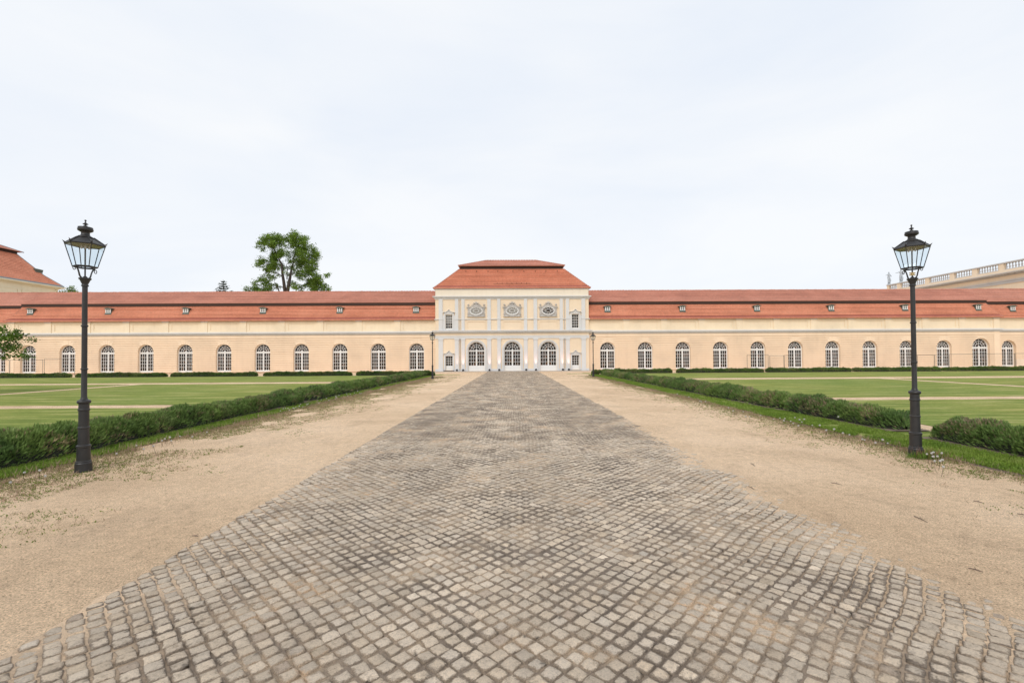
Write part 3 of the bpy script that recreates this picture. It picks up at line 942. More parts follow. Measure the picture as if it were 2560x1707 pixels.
# wing roofs ---------------------------------------------------------
ZE, ZB_, ZR = 6.13, 8.0, 10.08
for side in (-1, 1):
    low = MB(); up = MB(); sof = MB(); rdg = MB()
    S = lambda a, b: (a, b) if side > 0 else (b, a)
    def slab(mb, x0e, x1e, y0, z0, x0t, x1t, y1, z1, g, lift, mi=0):
        # x0 = inner end, x1 = outer end
        A = (side * x0e, y0, z0); B = (side * x1e, y0, z0); C = (side * x1t, y1, z1); Dd = (side * x0t, y1, z1)
        if side < 0: A, B, C, Dd = B, A, Dd, C
        mb.tiled(A, B, C, Dd, g, lift, mi)
    E = WEND + .28
    # bell-cast eave then steep lower slope
    slab(low, 9.0, E, WY - .28, ZE, 9.0, E - .10, WY - .18, ZE + .10, .13, .03)
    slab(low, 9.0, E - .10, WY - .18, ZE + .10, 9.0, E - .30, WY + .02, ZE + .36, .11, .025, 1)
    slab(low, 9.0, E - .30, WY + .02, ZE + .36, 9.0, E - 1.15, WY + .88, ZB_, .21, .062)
    # end slope
    def endslab(x0, x1, y0a, y0b, z0, z1):
        A = (side * x0, y0a, z0); B = (side * x0, OY + 2.0, z0); C = (side * x1, OY + 2.0, z1); Dd = (side * x1, y0b, z1)
        if side < 0: A, B, C, Dd = B, A, Dd, C
        low.tiled(A, B, C, Dd, .21, .062)
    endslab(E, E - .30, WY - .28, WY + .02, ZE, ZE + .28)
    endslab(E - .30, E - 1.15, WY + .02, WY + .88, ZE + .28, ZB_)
    low.box(*sorted((side * 9.0, side * (E - .05))), WY - .26, WY + .1, ZE - .05, ZE - .005)
    # upper slope
    yu, zu = WY + .70, ZB_ + .27
    slab(up, 9.0, E - .95, yu, zu, 9.0, E - .95, WY + 4.0, ZR, .25, .05)
    up.add([(side * (E - .95), yu, zu), (side * (E - .95), OY + 4.0, ZR - .8), (side * (E - .95), WY + 4.0, ZR)], [(0, 1, 2)])
    # rear slope
    up.quad((side * 9.0, WY + 4.0, ZR), (side * 84, WY + 4.0, ZR), (side * 84, WY + 7.4, zu), (side * 9.0, WY + 7.4, zu))
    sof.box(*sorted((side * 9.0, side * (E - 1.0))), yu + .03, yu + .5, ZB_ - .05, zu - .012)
    # outer section roof
    O = OY - WY
    slab(low, E - 1.5, 84, OY - .28, ZE, E - 1.5, 84, OY + .02, ZE + .28, .13, .025)
    slab(low, E - 1.5, 84, OY + .02, ZE + .28, E - 1.5, 84, OY + .88, ZB_, .21, .062)
    slab(up, E - .95, 84, OY + .68, zu, E - .95, 84, WY + 4.0, ZR, .25, .05)
    sof.box(*sorted((side * (E - 1.0), side * 84)), OY + .71, OY + 1.1, ZB_ - .05, zu - .012)
    x = 9.1
    while x < 84:
        h = random.uniform(.05, .075)
        rdg.bar((side * x, WY + 4.0, ZR), (side * (x + .3), WY + 4.0, ZR + .012), h + .02, 0, 6); x += .36
    # raised seam lines down the lower slope and snow-guard pegs
    low.build('lower_roof', [M['tile_low'], M['tile_eave_shade']], orangery)
    ro = up.build('upper_roof', M['tile_up'], orangery)
    rdg.build('ridge_tiles', M['tile_up'], ro)
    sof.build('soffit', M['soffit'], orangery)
    hp = MB()
    hp.bar((side * E, WY - .28, ZE + .03), (side * (E - .30), WY + .02, ZE + .31), .05, 0, 6)
    hp.bar((side * (E - .30), WY + .02, ZE + .31), (side * (E - 1.15), WY + .88, ZB_ + .03), .05, 0, 6)
    hp.build('hip_tiles', M['tile_up'], orangery)

# dormers ------------------------------------------------------------
def make_dormer():
    d = MB()
    # copper body: cheeks, apron and curved hood
    d.prism([(-.34, 0), (.34, 0), (.34, .55), (-.34, .55)], 0.02, .6)
    N = 10
    P = [(-.46, .50)] + [(-.46 + .92 * i / N, .54 + .10 * math.sin(math.pi * i / N)) for i in range(N + 1)] + [(.46, .50)]
    P = [(x, z) for x, z in P]
    d.prism([P[0], P[-1]] + P[-2:0:-1], -.14, .62, 0, True)
    d.add([(-.40, -.10, -.17), (.40, -.10, -.17), (.36, .03, .01), (-.36, .03, .01)], [(0, 1, 2, 3)])
    o = d.build('dormer', M['copper'], orangery)
    f = MB()
    f.box(-.30, -.21, -.03, .015, .03, .52); f.box(.21, .30, -.03, .015, .03, .52)
    f.box(-.21, .21, -.032, .015, .03, .10); f.box(-.21, .21, -.032, .015, .45, .52)
    f.box(-.035, .035, -.028, .015, .10, .45); f.box(-.21, .21, -.026, .015, .245, .305)
    f.build('window_frame', M['white'], o)
    g = MB(); g.quad((-.23, .01, .08), (.23, .01, .08), (.23, .01, .47), (-.23, .01, .47))
    g.build('pane', M['glass'], o)
    return o
dm = make_dormer()
dorm_y = WY + .30
for side in (-1, 1):
    for i in range(0, 11, 2): put(dm, 'd', side * (wing_x[i] + .1), dorm_y, 7.12)
put(dm, 'd', 62.6, dorm_y + OY - WY, 7.12)
put(dm, 'd', -63.4, dorm_y + OY - WY, 7.12)

# pavilion -----------------------------------------------------------
PX = 9.05
DX = 4.24
ops_low = [(-DX, DH, 0.06, 2.5, True), (0, DH, 0.06, 2.5, True), (DX, DH, 0.06, 2.5, True), (-7.45, .44, 0.18, 1.86, False), (7.45, .44, 0.18, 1.86, False)]
ops_up = [(-7.45, .42, 5.0, 6.70, False), (7.45, .42, 5.0, 6.70, False)]
pw = MB()
arch_wall(pw, -PX, PX, 0, 4.5, ops_low, 0, .28)
arch_wall(pw, -PX, PX, 4.5, 8.6, ops_up, 0.02, .20)
for sx in (-1, 1):
    pts = ((sx * PX, 0, 0), (sx * PX, 4.2, 0), (sx * PX, 4.2, 9.7), (sx * PX, 0, 9.7))
    if sx < 0: pts = pts[::-1]
    pw.quad(*pts)
# upper panels between pilasters
for xc in (-DX, 0, DX):
    w_ = 1.08
    for a, b, c, d in ((xc - w_, xc + w_, 4.86, 5.02), (xc - w_, xc + w_, 5.86, 6.06), (xc - w_, xc - w_ + .06, 5.02, 5.86), (xc + w_ - .06, xc + w_, 5.02, 5.86)):
        pw.box(a, b, -.035, .03, c, d)
pw.build('pavilion_wall', M['wall_pav'], orangery)
at = MB(); at.box(-PX + .02, PX - .02, -.03, .3, 8.86, 9.62)
for sx in (-1, 1): at.box(*sorted((sx * (PX - .015), sx * (PX - .3))), .3, 11, 8.86, 9.62)
at.build('attic_wall', M['wall_attic'], orangery)
bk = MB(); bk.box(-PX + .03, PX - .03, 4.25, 11.2, 0, 9.5); bk.build('rear_wall', M['wall_pav'], orangery)

pil_c = [(-8.41, .52), (-6.53, .46), (-5.79, .42), (-2.73, .48), (-1.57, .44), (1.57, .44), (2.73, .48), (5.79, .42), (6.53, .46), (8.41, .52)]
for x, w_ in pil_c:
    p = MB()
    p.box(x - w_ / 2, x + w_ / 2, -.085, .02, .34, 3.68)
    p.box(x - w_ / 2 - .03, x + w_ / 2 + .03, -.115, .02, .02, .34)
    p.box(x - w_ / 2 - .05, x + w_ / 2 + .05, -.12, .02, 3.68, 3.74)
    p.box(x - w_ / 2 - .03, x + w_ / 2 + .03, -.105, .02, 3.74, 3.80)
    p.box(x - w_ / 2 - .06, x + w_ / 2 + .06, -.13, .02, 3.80, 3.87)
    p.build('pilaster', M['grey'], orangery)
    p = MB()
    p.box(x - w_ * .44, x + w_ * .44, -.065, .02, 4.84, 8.52)
    p.build('pilaster', M['grey'], orangery)
# plinth between openings
pl = MB()
edges = [-PX, -7.45 - .62, -7.45 + .62, -DX - 1.2, -DX + 1.2, -1.2, 1.2, DX - 1.2, DX + 1.2, 7.45 - .62, 7.45 + .62, PX]
for a, b in zip(edges[::2], edges[1::2]):
    pl = MB(); pl.box(a, b, -.05, .02, .02, .30); pl.build('plinth', M['grey'], orangery)
fr = MB()
fr.box(-PX - .03, PX + .03, -.075, .02, 3.87, 4.10); fr.box(-PX - .05, PX + .05, -.10, .02, 4.10, 4.21)
fr.build('frieze_band', M['grey'], orangery)
def cornice(z0, steps, x, name):
    c = MB()
    for pr, a, b in steps:
        c.box(-x - pr, x + pr, -pr, .3, z0 + a, z0 + b)
        for sx in (-1, 1):
            c.box(*sorted((sx * (x - .1), sx * (x + pr - .001))), .3, 1.2, z0 + a, z0 + b)
    return c.build(name, M['grey'], orangery)
cornice(4.5, [(.08, .0, .08), (.16, .08, .14), (.30, .14, .25), (.36, .25, .31), (.2, .31, .345)], PX, 'cornice')
cornice(8.5, [(.06, .0, .09), (.10, .09, .20), (.22, .20, .27), (.28, .27, .36)], PX, 'cornice')
cornice(9.62, [(.05, .0, .06), (.09, .06, .13)], PX, 'eave_moulding')
# string moulding, interrupted by the small windows
st = MB()
for a, b in ((-PX - .1, -8.12), (-6.78, 6.78), (8.12, PX + .1)):
    st.box(a, b, -.07, .03, 6.08, 6.13); st.box(a - .03 * 0, b, -.11, .03, 6.13, 6.19)
st.build('string_moulding', M['grey'], orangery)
# dark gutter return where wing roof meets the pavilion
# arched door surrounds
for xc in (-DX, 0, DX):
    a = MB()
    for r0, r1, pr in ((DH - .0, DH + .05, .05), (DH + .05, DH + .15, .075), (DH + .15, DH + .22, .10)):
        a.ring(xc, 2.5, r0, r0, r1, r1, 0, 180, -pr, .02, 28)
        a.box(xc - r1, xc - r0, -pr, .02, .02, 2.5); a.box(xc + r0, xc + r1, -pr, .02, .02, 2.5)
    a.build('door_surround', M['grey'], orangery)
    put(door0, 'door', xc, .20, .06)

def pediment(mb, xc, z, w_):
    # curved-sided little gable with a projecting moulding
    def prof(o):
        L = [(-w_, 0), (-w_ + .08, .05), (-w_ * .55, .07), (-w_ * .28, .16), (-w_ * .1, .30), (0, .37)]
        L = [(x, zz + o) for x, zz in L]
        return L + [(-x, zz) for x, zz in L[-2::-1]]
    top = prof(0.05); bot = prof(0.0)
    vs = []; n = len(top)
    for y in (-.20, .02):
        vs += [(xc + x, y, z + zz) for x, zz in bot] + [(xc + x, y, z + zz) for x, zz in top]
    fs = []
    for i in range(n - 1):
        fs += [(i, i + 1, n + i + 1, n + i), (n + i, n + i + 1, 3 * n + i + 1, 3 * n + i), (2 * n + i, 2 * n + i + 1, i + 1, i)]
    mb.add(vs, fs)
    mb.prism([(xc - w_ * .72, z - .12), (xc + w_ * .72, z - .12), (xc + w_ * .62, z + .06), (xc + .12, z + .24), (xc, z + .3), (xc - .12, z + .24), (xc - w_ * .62, z + .06)], -.09, .02)
    mb.ring(xc, z + .13, 0, 0, .09, .08, 0, 360, -.15, -.05, 10)
    mb.bar((xc - .28, -.12, z + .04), (xc - .1, -.12, z + .15), .03); mb.bar((xc + .28, -.12, z + .04), (xc + .1, -.12, z + .15), .03)

def rect_joinery(hw, h, gz0, rows, cols, door):
    f = MB(); t = .055
    f.box(-hw, -hw + t, 0, .07, 0, h); f.box(hw - t, hw, 0, .07, 0, h)
    f.box(-hw + t, hw - t, .002, .07, h - t, h); f.box(-hw + t, hw - t, .002, .07, 0, gz0)
    if door: f.box(-hw + .12, hw - .12, -.012, .003, .08, gz0 - .07)
    gw = hw - t; m = .017
    for c in range(1, cols):
        x = -gw + 2 * gw * c / cols; f.box(x - m, x + m, .01, .05, gz0, h - t)
    for r in range(1, rows):
        z = gz0 + (h - t - gz0) * r / rows; f.box(-gw, gw, .007, .05, z - m, z + m)
    return f
for sx in (-1, 1):
    xc = sx * 7.45
    a = MB()
    a.box(xc - .60, xc - .44, -.06, .02, .16, 1.86); a.box(xc + .44, xc + .60, -.06, .02, .16, 1.86)
    a.box(xc - .60, xc + .60, -.062, .02, 1.86, 2.0); a.box(xc - .54, xc + .54, -.05, .02, 2.0, 2.06)
    pediment(a, xc, 2.06, .68)
    a.build('door_surround', M['grey'], orangery)
    o = rect_joinery(.44, 1.68, .52, 4, 3, True).build('side_door', M['white'], orangery, loc=(xc, .18, .18))
    g = MB(); g.quad((-.40, .05, .5), (.40, .05, .5), (.40, .05, 1.64), (-.40, .05, 1.64)); g.build('pane', M['glass'], o)
    ds = MB(); ds.box(xc - .62, xc + .62, -.42, .02, .07, .14); ds.build('doorstep', M['soffit'] if sx < 0 else M['stone'], orangery)
    a = MB()
    a.box(xc - .58, xc - .42, -.06, .03, 4.86, 6.72); a.box(xc + .42, xc + .58, -.06, .03, 4.86, 6.72)
    a.box(xc - .62, xc + .62, -.062, .03, 6.72, 6.86); a.box(xc - .58, xc + .58, -.05, .03, 6.86, 6.92)
    a.box(xc - .42, xc + .42, -.055, .03, 4.86, 5.0)
    a.box(xc - .72, xc - .58, -.04, .03, 4.86, 6.6); a.box(xc + .58, xc + .72, -.04, .03, 4.86, 6.6)
    pediment(a, xc, 6.90, .72)
    a.build('window_surround', M['grey'], orangery)
    o = rect_joinery(.42, 1.70, .11, 5, 3, False).build('small_window', M['white'], orangery, loc=(xc, .12, 5.0))
    g = MB(); g.quad((-.38, .05, .08), (.38, .05, .08), (.38, .05, 1.66 if sx > 0 else .78), (-.38, .05, 1.66 if sx > 0 else .78)); g.build('pane', M['glass'], o)
    if sx < 0:
        g = MB(); g.quad((-.38, .051, .78), (.38, .051, .78), (.38, .051, 1.66), (-.38, .051, 1.66)); g.build('blind', M['blindgrey'], o)

# oval windows in carved cartouches
def oval(xc, dark):
    zc_ = 7.12
    a = MB()
    # body plate with waist, gable following the arch
    P = [(-.98, 6.50), (.98, 6.50), (.98, 6.60), (.84, 6.72), (.84, 6.98), (.84, 7.30), (.86, 7.50), (.62, 7.54), (.36, 7.76), (.20, 8.02), (0, 8.12),
         (-.20, 8.02), (-.36, 7.76), (-.62, 7.54), (-.86, 7.50), (-.84, 7.30), (-.84, 6.98), (-.84, 6.72), (-.98, 6.60)]
    a.prism([(xc + x, z) for x, z in P], -.07, .03)
    # oval mouldings
    a.ring(xc, zc_, .74, .46, .83, .55, 0, 360, -.16, -.05, 36)
    a.ring(xc, zc_, .83, .55, .89, .61, 0, 360, -.12, -.05, 36)
    # bottom ledge
    a.box(xc - 1.06, xc + 1.06, -.16, .02, 6.44, 6.50)
    a.ring(xc, 6.52, 0, 0, .26, .12, 180, 360, -.17, -.04, 12)
    # entablature wings and raking mouldings
    for sx in (-1, 1):
        a.box(*sorted((xc + sx * .70, xc + sx * 1.14)), -.20, .02, 7.53, 7.59)
        a.box(*sorted((xc + sx * .76, xc + sx * 1.07)), -.14, .02, 7.44, 7.53)
        a.tube([(xc + sx * .72, -.15, 7.58), (xc + sx * .56, -.15, 7.68), (xc + sx * .38, -.15, 7.88), (xc + sx * .26, -.15, 8.06)], .042, 6)
        a.box(*sorted((xc + sx * .84, xc + sx * 1.00)), -.10, .02, 6.60, 7.44)
        # volutes at the foot
        a.tube([(xc + sx * (.95 + .09 * math.cos(t)), -.12, 6.74 + .11 * math.sin(t)) for t in [i * math.pi / 5 for i in range(10)]], .028, 5)
        a.tube([(xc + sx * (.95 + .05 * math.cos(t)), -.12, 7.30 + .07 * math.sin(t)) for t in [i * math.pi / 5 for i in range(10)]], .022, 5)
        # little urns above
        a.lathe([(.03, 7.60), (.05, 7.64), (.035, 7.68), (.10, 7.80), (.12, 7.86), (.06, 7.89), (.03, 7.95)], 10, 0, xc + sx * .92, -.08)
        # swags either side of the shell
        a.tube([(xc + sx * .08, -.14, 7.70), (xc + sx * .2, -.16, 7.62), (xc + sx * .38, -.14, 7.60), (xc + sx * .5, -.12, 7.56)], [.05, .045, .03, .015], 6)
    a.ring(xc, 7.98, .10, .06, .22, .20, 0, 180, -.22, -.05, 14)
    a.ring(xc, 7.98, 0, 0, .10, .10, 0, 360, -.18, -.05, 12)
    a.ring(xc, 7.76, 0, 0, .10, .13, 0, 360, -.17, -.05, 12)
    a.ring(xc - .14, 7.76, 0, 0, .07, .06, 0, 360, -.16, -.05, 10); a.ring(xc + .14, 7.76, 0, 0, .07, .06, 0, 360, -.16, -.05, 10)
    a.build('window_surround', M['carved'], orangery)
    f = MB()
    f.ring(0, 0, .66, .385, .745, .465, 0, 360, .0, .06, 36)
    f.ring(0, 0, .28, .15, .32, .185, 0, 360, .004, .05, 28)
    for k in range(12):
        t = R(15 + 30 * k) if True else 0
        t = math.atan2(math.sin(t) * .40, math.cos(t) * .68)
        d = (math.cos(t), math.sin(t))
        r0 = 1 / math.hypot(d[0] / .30, d[1] / .165); r1 = 1 / math.hypot(d[0] / .70, d[1] / .43)
        f.bar((d[0] * r0, .03, d[1] * r0), (d[0] * r1, .03, d[1] * r1), .018)
    o = f.build('oval_window', M['white'], orangery, loc=(xc, -.13, zc_))
    g = MB(); N = 32
    g.add([(.70 * math.cos(2 * math.pi * i / N), .05, .43 * math.sin(2 * math.pi * i / N)) for i in range(N)], [tuple(range(N))])
    g.build('pane', M['glass'] if dark else M['blind'], o)
oval(-DX, False); oval(0, False); oval(DX, True)

# pavilion roof ------------------------------------------------------
lo = MB(); up = MB(); so = MB(); hp = MB()
z0, z1 = 9.78, 12.55
E = PX + .22
def ringslopes(mb, e0, y0, zz0, e1, y1, zz1, g, lift, yb0, yb1, mi=0):
    # front, left, right, back
    mb.tiled((-e0, y0, zz0), (e0, y0, zz0), (e1, y1, zz1), (-e1, y1, zz1), g, lift, mi)
    mb.tiled((e0, y0, zz0), (e0, yb0, zz0), (e1, yb1, zz1), (e1, y1, zz1), g, lift)
    mb.tiled((-e0, yb0, zz0), (-e0, y0, zz0), (-e1, y1, zz1), (-e1, yb1, zz1), g, lift)
    mb.quad((e0, yb0, zz0), (-e0, yb0, zz0), (-e1, yb1, zz1), (e1, yb1, zz1))
YB = 11.4
ringslopes(lo, E, -.22, z0, E - .14, -.08, z0 + .12, .15, .03, YB + .22, YB + .08)
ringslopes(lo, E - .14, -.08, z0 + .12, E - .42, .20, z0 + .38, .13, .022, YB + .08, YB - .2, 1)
ringslopes(lo, E - .42, .20, z0 + .38, 6.42, 2.55, z1, .19, .06, YB - .2, YB - 2.55)
lo.box(-E + .02, E - .02, -.19, YB, z0 - .05, z0 - .006)
lo_o = lo.build('lower_roof', [M['tile_low'], M['tile_eave_shade']], orangery)
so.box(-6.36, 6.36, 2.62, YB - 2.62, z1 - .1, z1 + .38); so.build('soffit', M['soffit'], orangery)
e2 = 6.58; y2 = 2.34; zu = z1 + .40
up.tiled((-e2, y2, zu), (e2, y2, zu), (3.22, 5.7, 14.28), (-3.22, 5.7, 14.28), .24, .03)
up.tiled((e2, y2, zu), (e2, YB - y2, zu), (3.22, 5.7, 14.28), (3.22, 5.7, 14.28), .24, .03)
up.tiled((-e2, YB - y2, zu), (-e2, y2, zu), (-3.22, 5.7, 14.28), (-3.22, 5.7, 14.28), .24, .03)
up.quad((e2, YB - y2, zu), (-e2, YB - y2, zu), (-3.22, 5.7, 14.28), (3.22, 5.7, 14.28))
up.box(-e2 + .02, e2 - .02, y2 + .02, YB - y2 - .02, zu - .05, zu - .006)
up_o = up.build('upper_roof', M['tile_up'], orangery)
for sx in (-1, 1):
    for A, B in (((E, -.22, z0), (E - .42, .20, z0 + .38)), ((E - .42, .20, z0 + .38), (6.42, 2.55, z1)), ((e2, y2, zu), (3.22, 5.7, 14.28))):
        A = Vector((A[0] * sx, A[1], A[2] + .03)); B = Vector((B[0] * sx, B[1], B[2] + .03))
        n = max(1, int((B - A).length / .3))
        for i in range(n): hp.bar(A.lerp(B, i / n), A.lerp(B, (i + .9) / n), .075, 0, 6, .055)
    hp.build('hip_tiles', M['tile_up'], orangery); hp = MB()
x = -3.2
while x < 3.2: hp.bar((x, 5.7, 14.30), (x + .3, 5.7, 14.31), .07, 0, 6); x += .34
hp.build('ridge_tiles', M['tile_up'], up_o)
# snow guard and pegs on the lower slope
sg = MB()
def on_slope(z): t = (z - (z0 + .38)) / (z1 - z0 - .38); return .20 + (2.55 - .20) * t
for x in (-5.6, -4.3, -2.9, -1.7, 0.15, 1.5, 2.9, 4.2, 5.6):
    zz = 12.1; sg.bar((x, on_slope(zz) - .10, zz), (x, on_slope(zz) - .12, zz + .15), .03)
for i in range(7):
    x = -1.75 + .58 * i; zz = 10.35; sg.bar((x, on_slope(zz) - .08, zz), (x, on_slope(zz) - .14, zz + .14), .022)
sg.bar((-2.2, on_slope(10.42) - .12, 10.42), (2.2, on_slope(10.42) - .12, 10.42), .018)
sg.build('snow_guard', M['soffit'], lo_o)

# downpipes between the paired pilasters
for x in (-6.16, 6.16):
    d = MB()
    d.tube([(x, -.05, .1), (x, -.05, 3.84)], .045, 8); d.box(x - .07, x + .07, -.12, .0, 3.70, 3.86)
    d.tube([(x, -.035, 4.88), (x, -.035, 8.5)], .03, 8)
    for z in (.8, 2.2, 3.4): d.box(x - .06, x + .06, -.09, .0, z, z + .05)
    d.build('downpipe', M['stone'], orangery)
# steps and paved apron in front
sp = MB()
sp.box(-9.9, 9.9, -1.05, -.02, 0, .06); sp.box(-PX - .1, PX + .1, -.62, -.03, .06, .065)
sp.build('stone_step', M['stone'], orangery)

# ------------------------------------------------------------------ uplights (lit) in front of the pilasters
def make_spot():
    t = empty('floor_spotlight')
    b = MB()
    b.lathe([(.075, 0), (.095, .04), (.10, .14), (.095, .22), (.07, .235)], 14)
    b.build('housing', M['black'], t)
    y = MB()
    y.box(-.13, -.11, -.02, .02, .0, .16); y.box(.11, .13, -.02, .02, .0, .16); y.box(-.13, .13, -.03, .03, 0, .012)
    y.build('bracket', M['black'], t)
    return t
spot_x = [-6.50, -5.78, -2.70, -1.56, 1.60, 2.74, 5.90, 6.60]
spot_lab = ['leftmost pilaster of the left pair', 'second pilaster from the left of the pavilion doors, beside the downpipe', 'pilaster just right of the left arched door',
            'pilaster just left of the middle arched door', 'pilaster just right of the middle arched door', 'pilaster just left of the right arched door',
            'pilaster just right of the right arched door', 'pilaster just left of the right side door']
spot_lab[0] = 'pilaster just right of the left side door'
spot_lab[1] = 'pilaster just left of the left arched door'
sp0 = make_spot()
for i, x in enumerate(spot_x):
    o = sp0 if i == 0 else copy_tree(sp0)
    o.location = world(x, -.36, .065)
    o.rotation_euler = (0, 0, ANG)
    tag(o, 'black floor uplight in front of the ' + spot_lab[i], 'spotlight', 'uplights in front of the pavilion')
    ld = bpy.data.lights.new('uplight_beam', 'SPOT')
    ld.energy = 75; ld.color = (1.0, 0.50, 0.40); ld.spot_size = R(27); ld.spot_blend = 1.0; ld.shadow_soft_size = .05
    lo_ = bpy.data.objects.new('beam', ld)
    COL.objects.link(lo_)
    lo_.parent = o
    lo_.location = (0, 0, .25)
    lo_.rotation_euler = (R(180 - 14), 0, 0)

# ================================================================== STREET LAMPS
def make_lamp():
    t = empty('street_lamp')
    p = MB()
    p.lathe([(.135, 0), (.13, .02), (.128, .125), (.118, .14), (.118, .155), (.106, .165), (.102, .35), (.112, .358), (.112, .385), (.088, .40), (.083, .63),
             (.092, .636), (.092, .655), (.082, .665), (.080, .895), (.092, .90), (.092, .92), (.082, .93), (.080, 1.0), (.100, 1.01), (.108, 1.03), (.100, 1.05), (.06, 1.065), (.052, 1.085),
             (.046, 1.10), (.045, 1.50), (.057, 1.505), (.057, 1.52), (.045, 1.53), (.0435, 2.14), (.056, 2.145), (.056, 2.16), (.043, 2.17), (.042, 2.74), (.057, 2.745), (.057, 2.76), (.046, 2.775),
             (.060, 2.80), (.080, 2.84), (.096, 2.85), (.096, 2.868), (.05, 2.872)], 32)
    # flat arrises of the cast base
    po = p.build('post', M['iron'], t, smooth=True)
    po.data.set_sharp_from_angle(angle=R(28))
    po.scale = (.92, .92, 1)
    c = MB()      # cradle of two bowed flat bars with scroll rings
    for s in (-1, 1):
        c.tube([(0, s * .06, 2.868), (0, s * .085, 2.875), (0, s * .105, 2.90), (0, s * .118, 2.94), (0, s * .135, 2.98), (0, s * .165, 3.02)], [.012, .013, .013, .012, .012, .014], 6)
        c.tube([(0, s * (.205 + .026 * math.cos(a)), 2.992 + .026 * math.sin(a)) for a in [i * math.pi / 6 for i in range(13)]], .006, 6)
        c.lathe([(.0, 3.005), (.016, 3.01), (.018, 3.025), (.0, 3.04)], 8, 0, 0, s * .178)
        c.tube([(s * .035, 0, 2.868), (s * .02, 0, 2.885), (s * .0, 0, 2.89)], .012, 6)
    c.build('cradle', M['iron'], t)
    zt, zb, rt, rb = 3.36, 3.035, .275, .172
    fr = MB()
    top = [(rt * math.cos(R(90 + 60 * k)), rt * math.sin(R(90 + 60 * k)), zt) for k in range(6)]
    bot = [(rb * math.cos(R(90 + 60 * k)), rb * math.sin(R(90 + 60 * k)), zb) for k in range(6)]
    for k in range(6):
        fr.bar(bot[k], top[k], .0095); fr.bar(bot[k], bot[(k + 1) % 6], .010); fr.bar(top[k], top[(k + 1) % 6], .011)
        tx, ty, tz = top[k]; ux, uy = tx / rt, ty / rt
        fr.add([(tx - uy * .018, ty + ux * .018, tz + .0), (tx + uy * .018, ty - ux * .018, tz + .0), (tx + ux * .035, ty + uy * .035, tz + .055), (tx - ux * .03, ty - uy * .03, tz + .02)],
               [(0, 1, 2), (1, 3, 2), (3, 0, 2)])
        # lower opening ring
        b2 = (bot[k][0] * .86, bot[k][1] * .86, zb - .012); b3 = (bot[(k + 1) % 6][0] * .86, bot[(k + 1) % 6][1] * .86, zb - .012)
        fr.bar(b2, b3, .006)
    fo = fr.build('lantern_frame', M['iron'], t)
    for k in range(6):
        g = MB(); g.quad(bot[k], bot[(k + 1) % 6], top[(k + 1) % 6], top[k]); g.build('glass_pane', M['lampglass'], fo)
    rf = MB()
    rf.lathe([(rt + .012, zt + .004), (rt * .98, zt + .02), (.115, 3.475)], 6, 0, 0, 0, R(90))
    for k in range(6):
        a = R(90 + 60 * k); rf.bar((rt * math.cos(a), rt * math.sin(a), zt + .02), (.12 * math.cos(a), .12 * math.sin(a), 3.48), .007)
    ro = rf.build('lantern_roof', M['iron'], t)
    un = MB(); un.lathe([(rt - .01, zt - .002), (.09, zt + .03), (.03, zt + .03)], 6, 0, 0, 0, R(90)); un.build('reflector', M['cream_under'], ro)
    ch = MB()
    ch.lathe([(.128, 3.468), (.128, 3.474), (.090, 3.49), (.064, 3.51), (.060, 3.55), (.085, 3.562), (.108, 3.575), (.112, 3.595), (.104, 3.612), (.106, 3.620), (.104, 3.626), (.05, 3.634), (.028, 3.64), (.03, 3.65), (.012, 3.655),
              (.014, 3.662), (.040, 3.672), (.038, 3.68), (.018, 3.69), (.008, 3.708), (.008, 3.716), (.016, 3.724), (.016, 3.734), (.004, 3.742)], 20)
    ch.build('chimney_cap', M['iron'], t, smooth=True)
    st = MB()
    st.tube([(0, 0, 2.86), (0, 0, 3.37)], .0115, 8)
    st.build('gas_pipe', M['iron'], t)
    bl = MB()
    for k in range(4):
        a = R(45 + 90 * k); x, y = .05 * math.cos(a), .05 * math.sin(a)
        bl.tube([(x, y, 3.375), (x, y, 3.345)], .006, 6)
        bl.lathe([(.004, 3.30), (.014, 3.306), (.016, 3.33), (.012, 3.345)], 8, 0, x, y)
    bl.build('mantle', M['seed'], t)
    return t
lp0 = make_lamp()
lamps = [((-6.36, 6.77), 'near dark iron lamp post on the left, standing at the weedy edge of the gravel'),
         ((6.55, 7.42), 'near dark iron lamp post on the right, with dandelions at its foot'),
         ((-6.22, 35.6), 'distant lamp post to the left of the pavilion, at the end of the left hedge'),
         ((6.70, 37.6), 'distant lamp post to the right of the pavilion, at the end of the right hedge')]
for i, ((x, y), lab) in enumerate(lamps):
    o = lp0 if i == 0 else copy_tree(lp0)
    o.location = (x, y, 0)
    o.scale = (.83, .83, 1.01 if i == 1 else 1.0)
    tag(o, lab, 'street lamp', 'gas-style lamps along the drive')
vb = MB()
for dx in (-.03, .03):
    for dz in (2.925, 2.955): vb.box(dx - .022, dx + .022, -.012, .012, dz - .008, dz + .008)
vb.box(-.018, .018, -.02, .02, 2.915, 2.965)
# gas valve, only on the right near lamp
right_lamp = [o for o in COL.objects if o.name.startswith('street_lamp') and o.parent is None and abs(o.location.x - 6.55) < .01][0]
vb.build('valve', M['brass'], right_lamp)

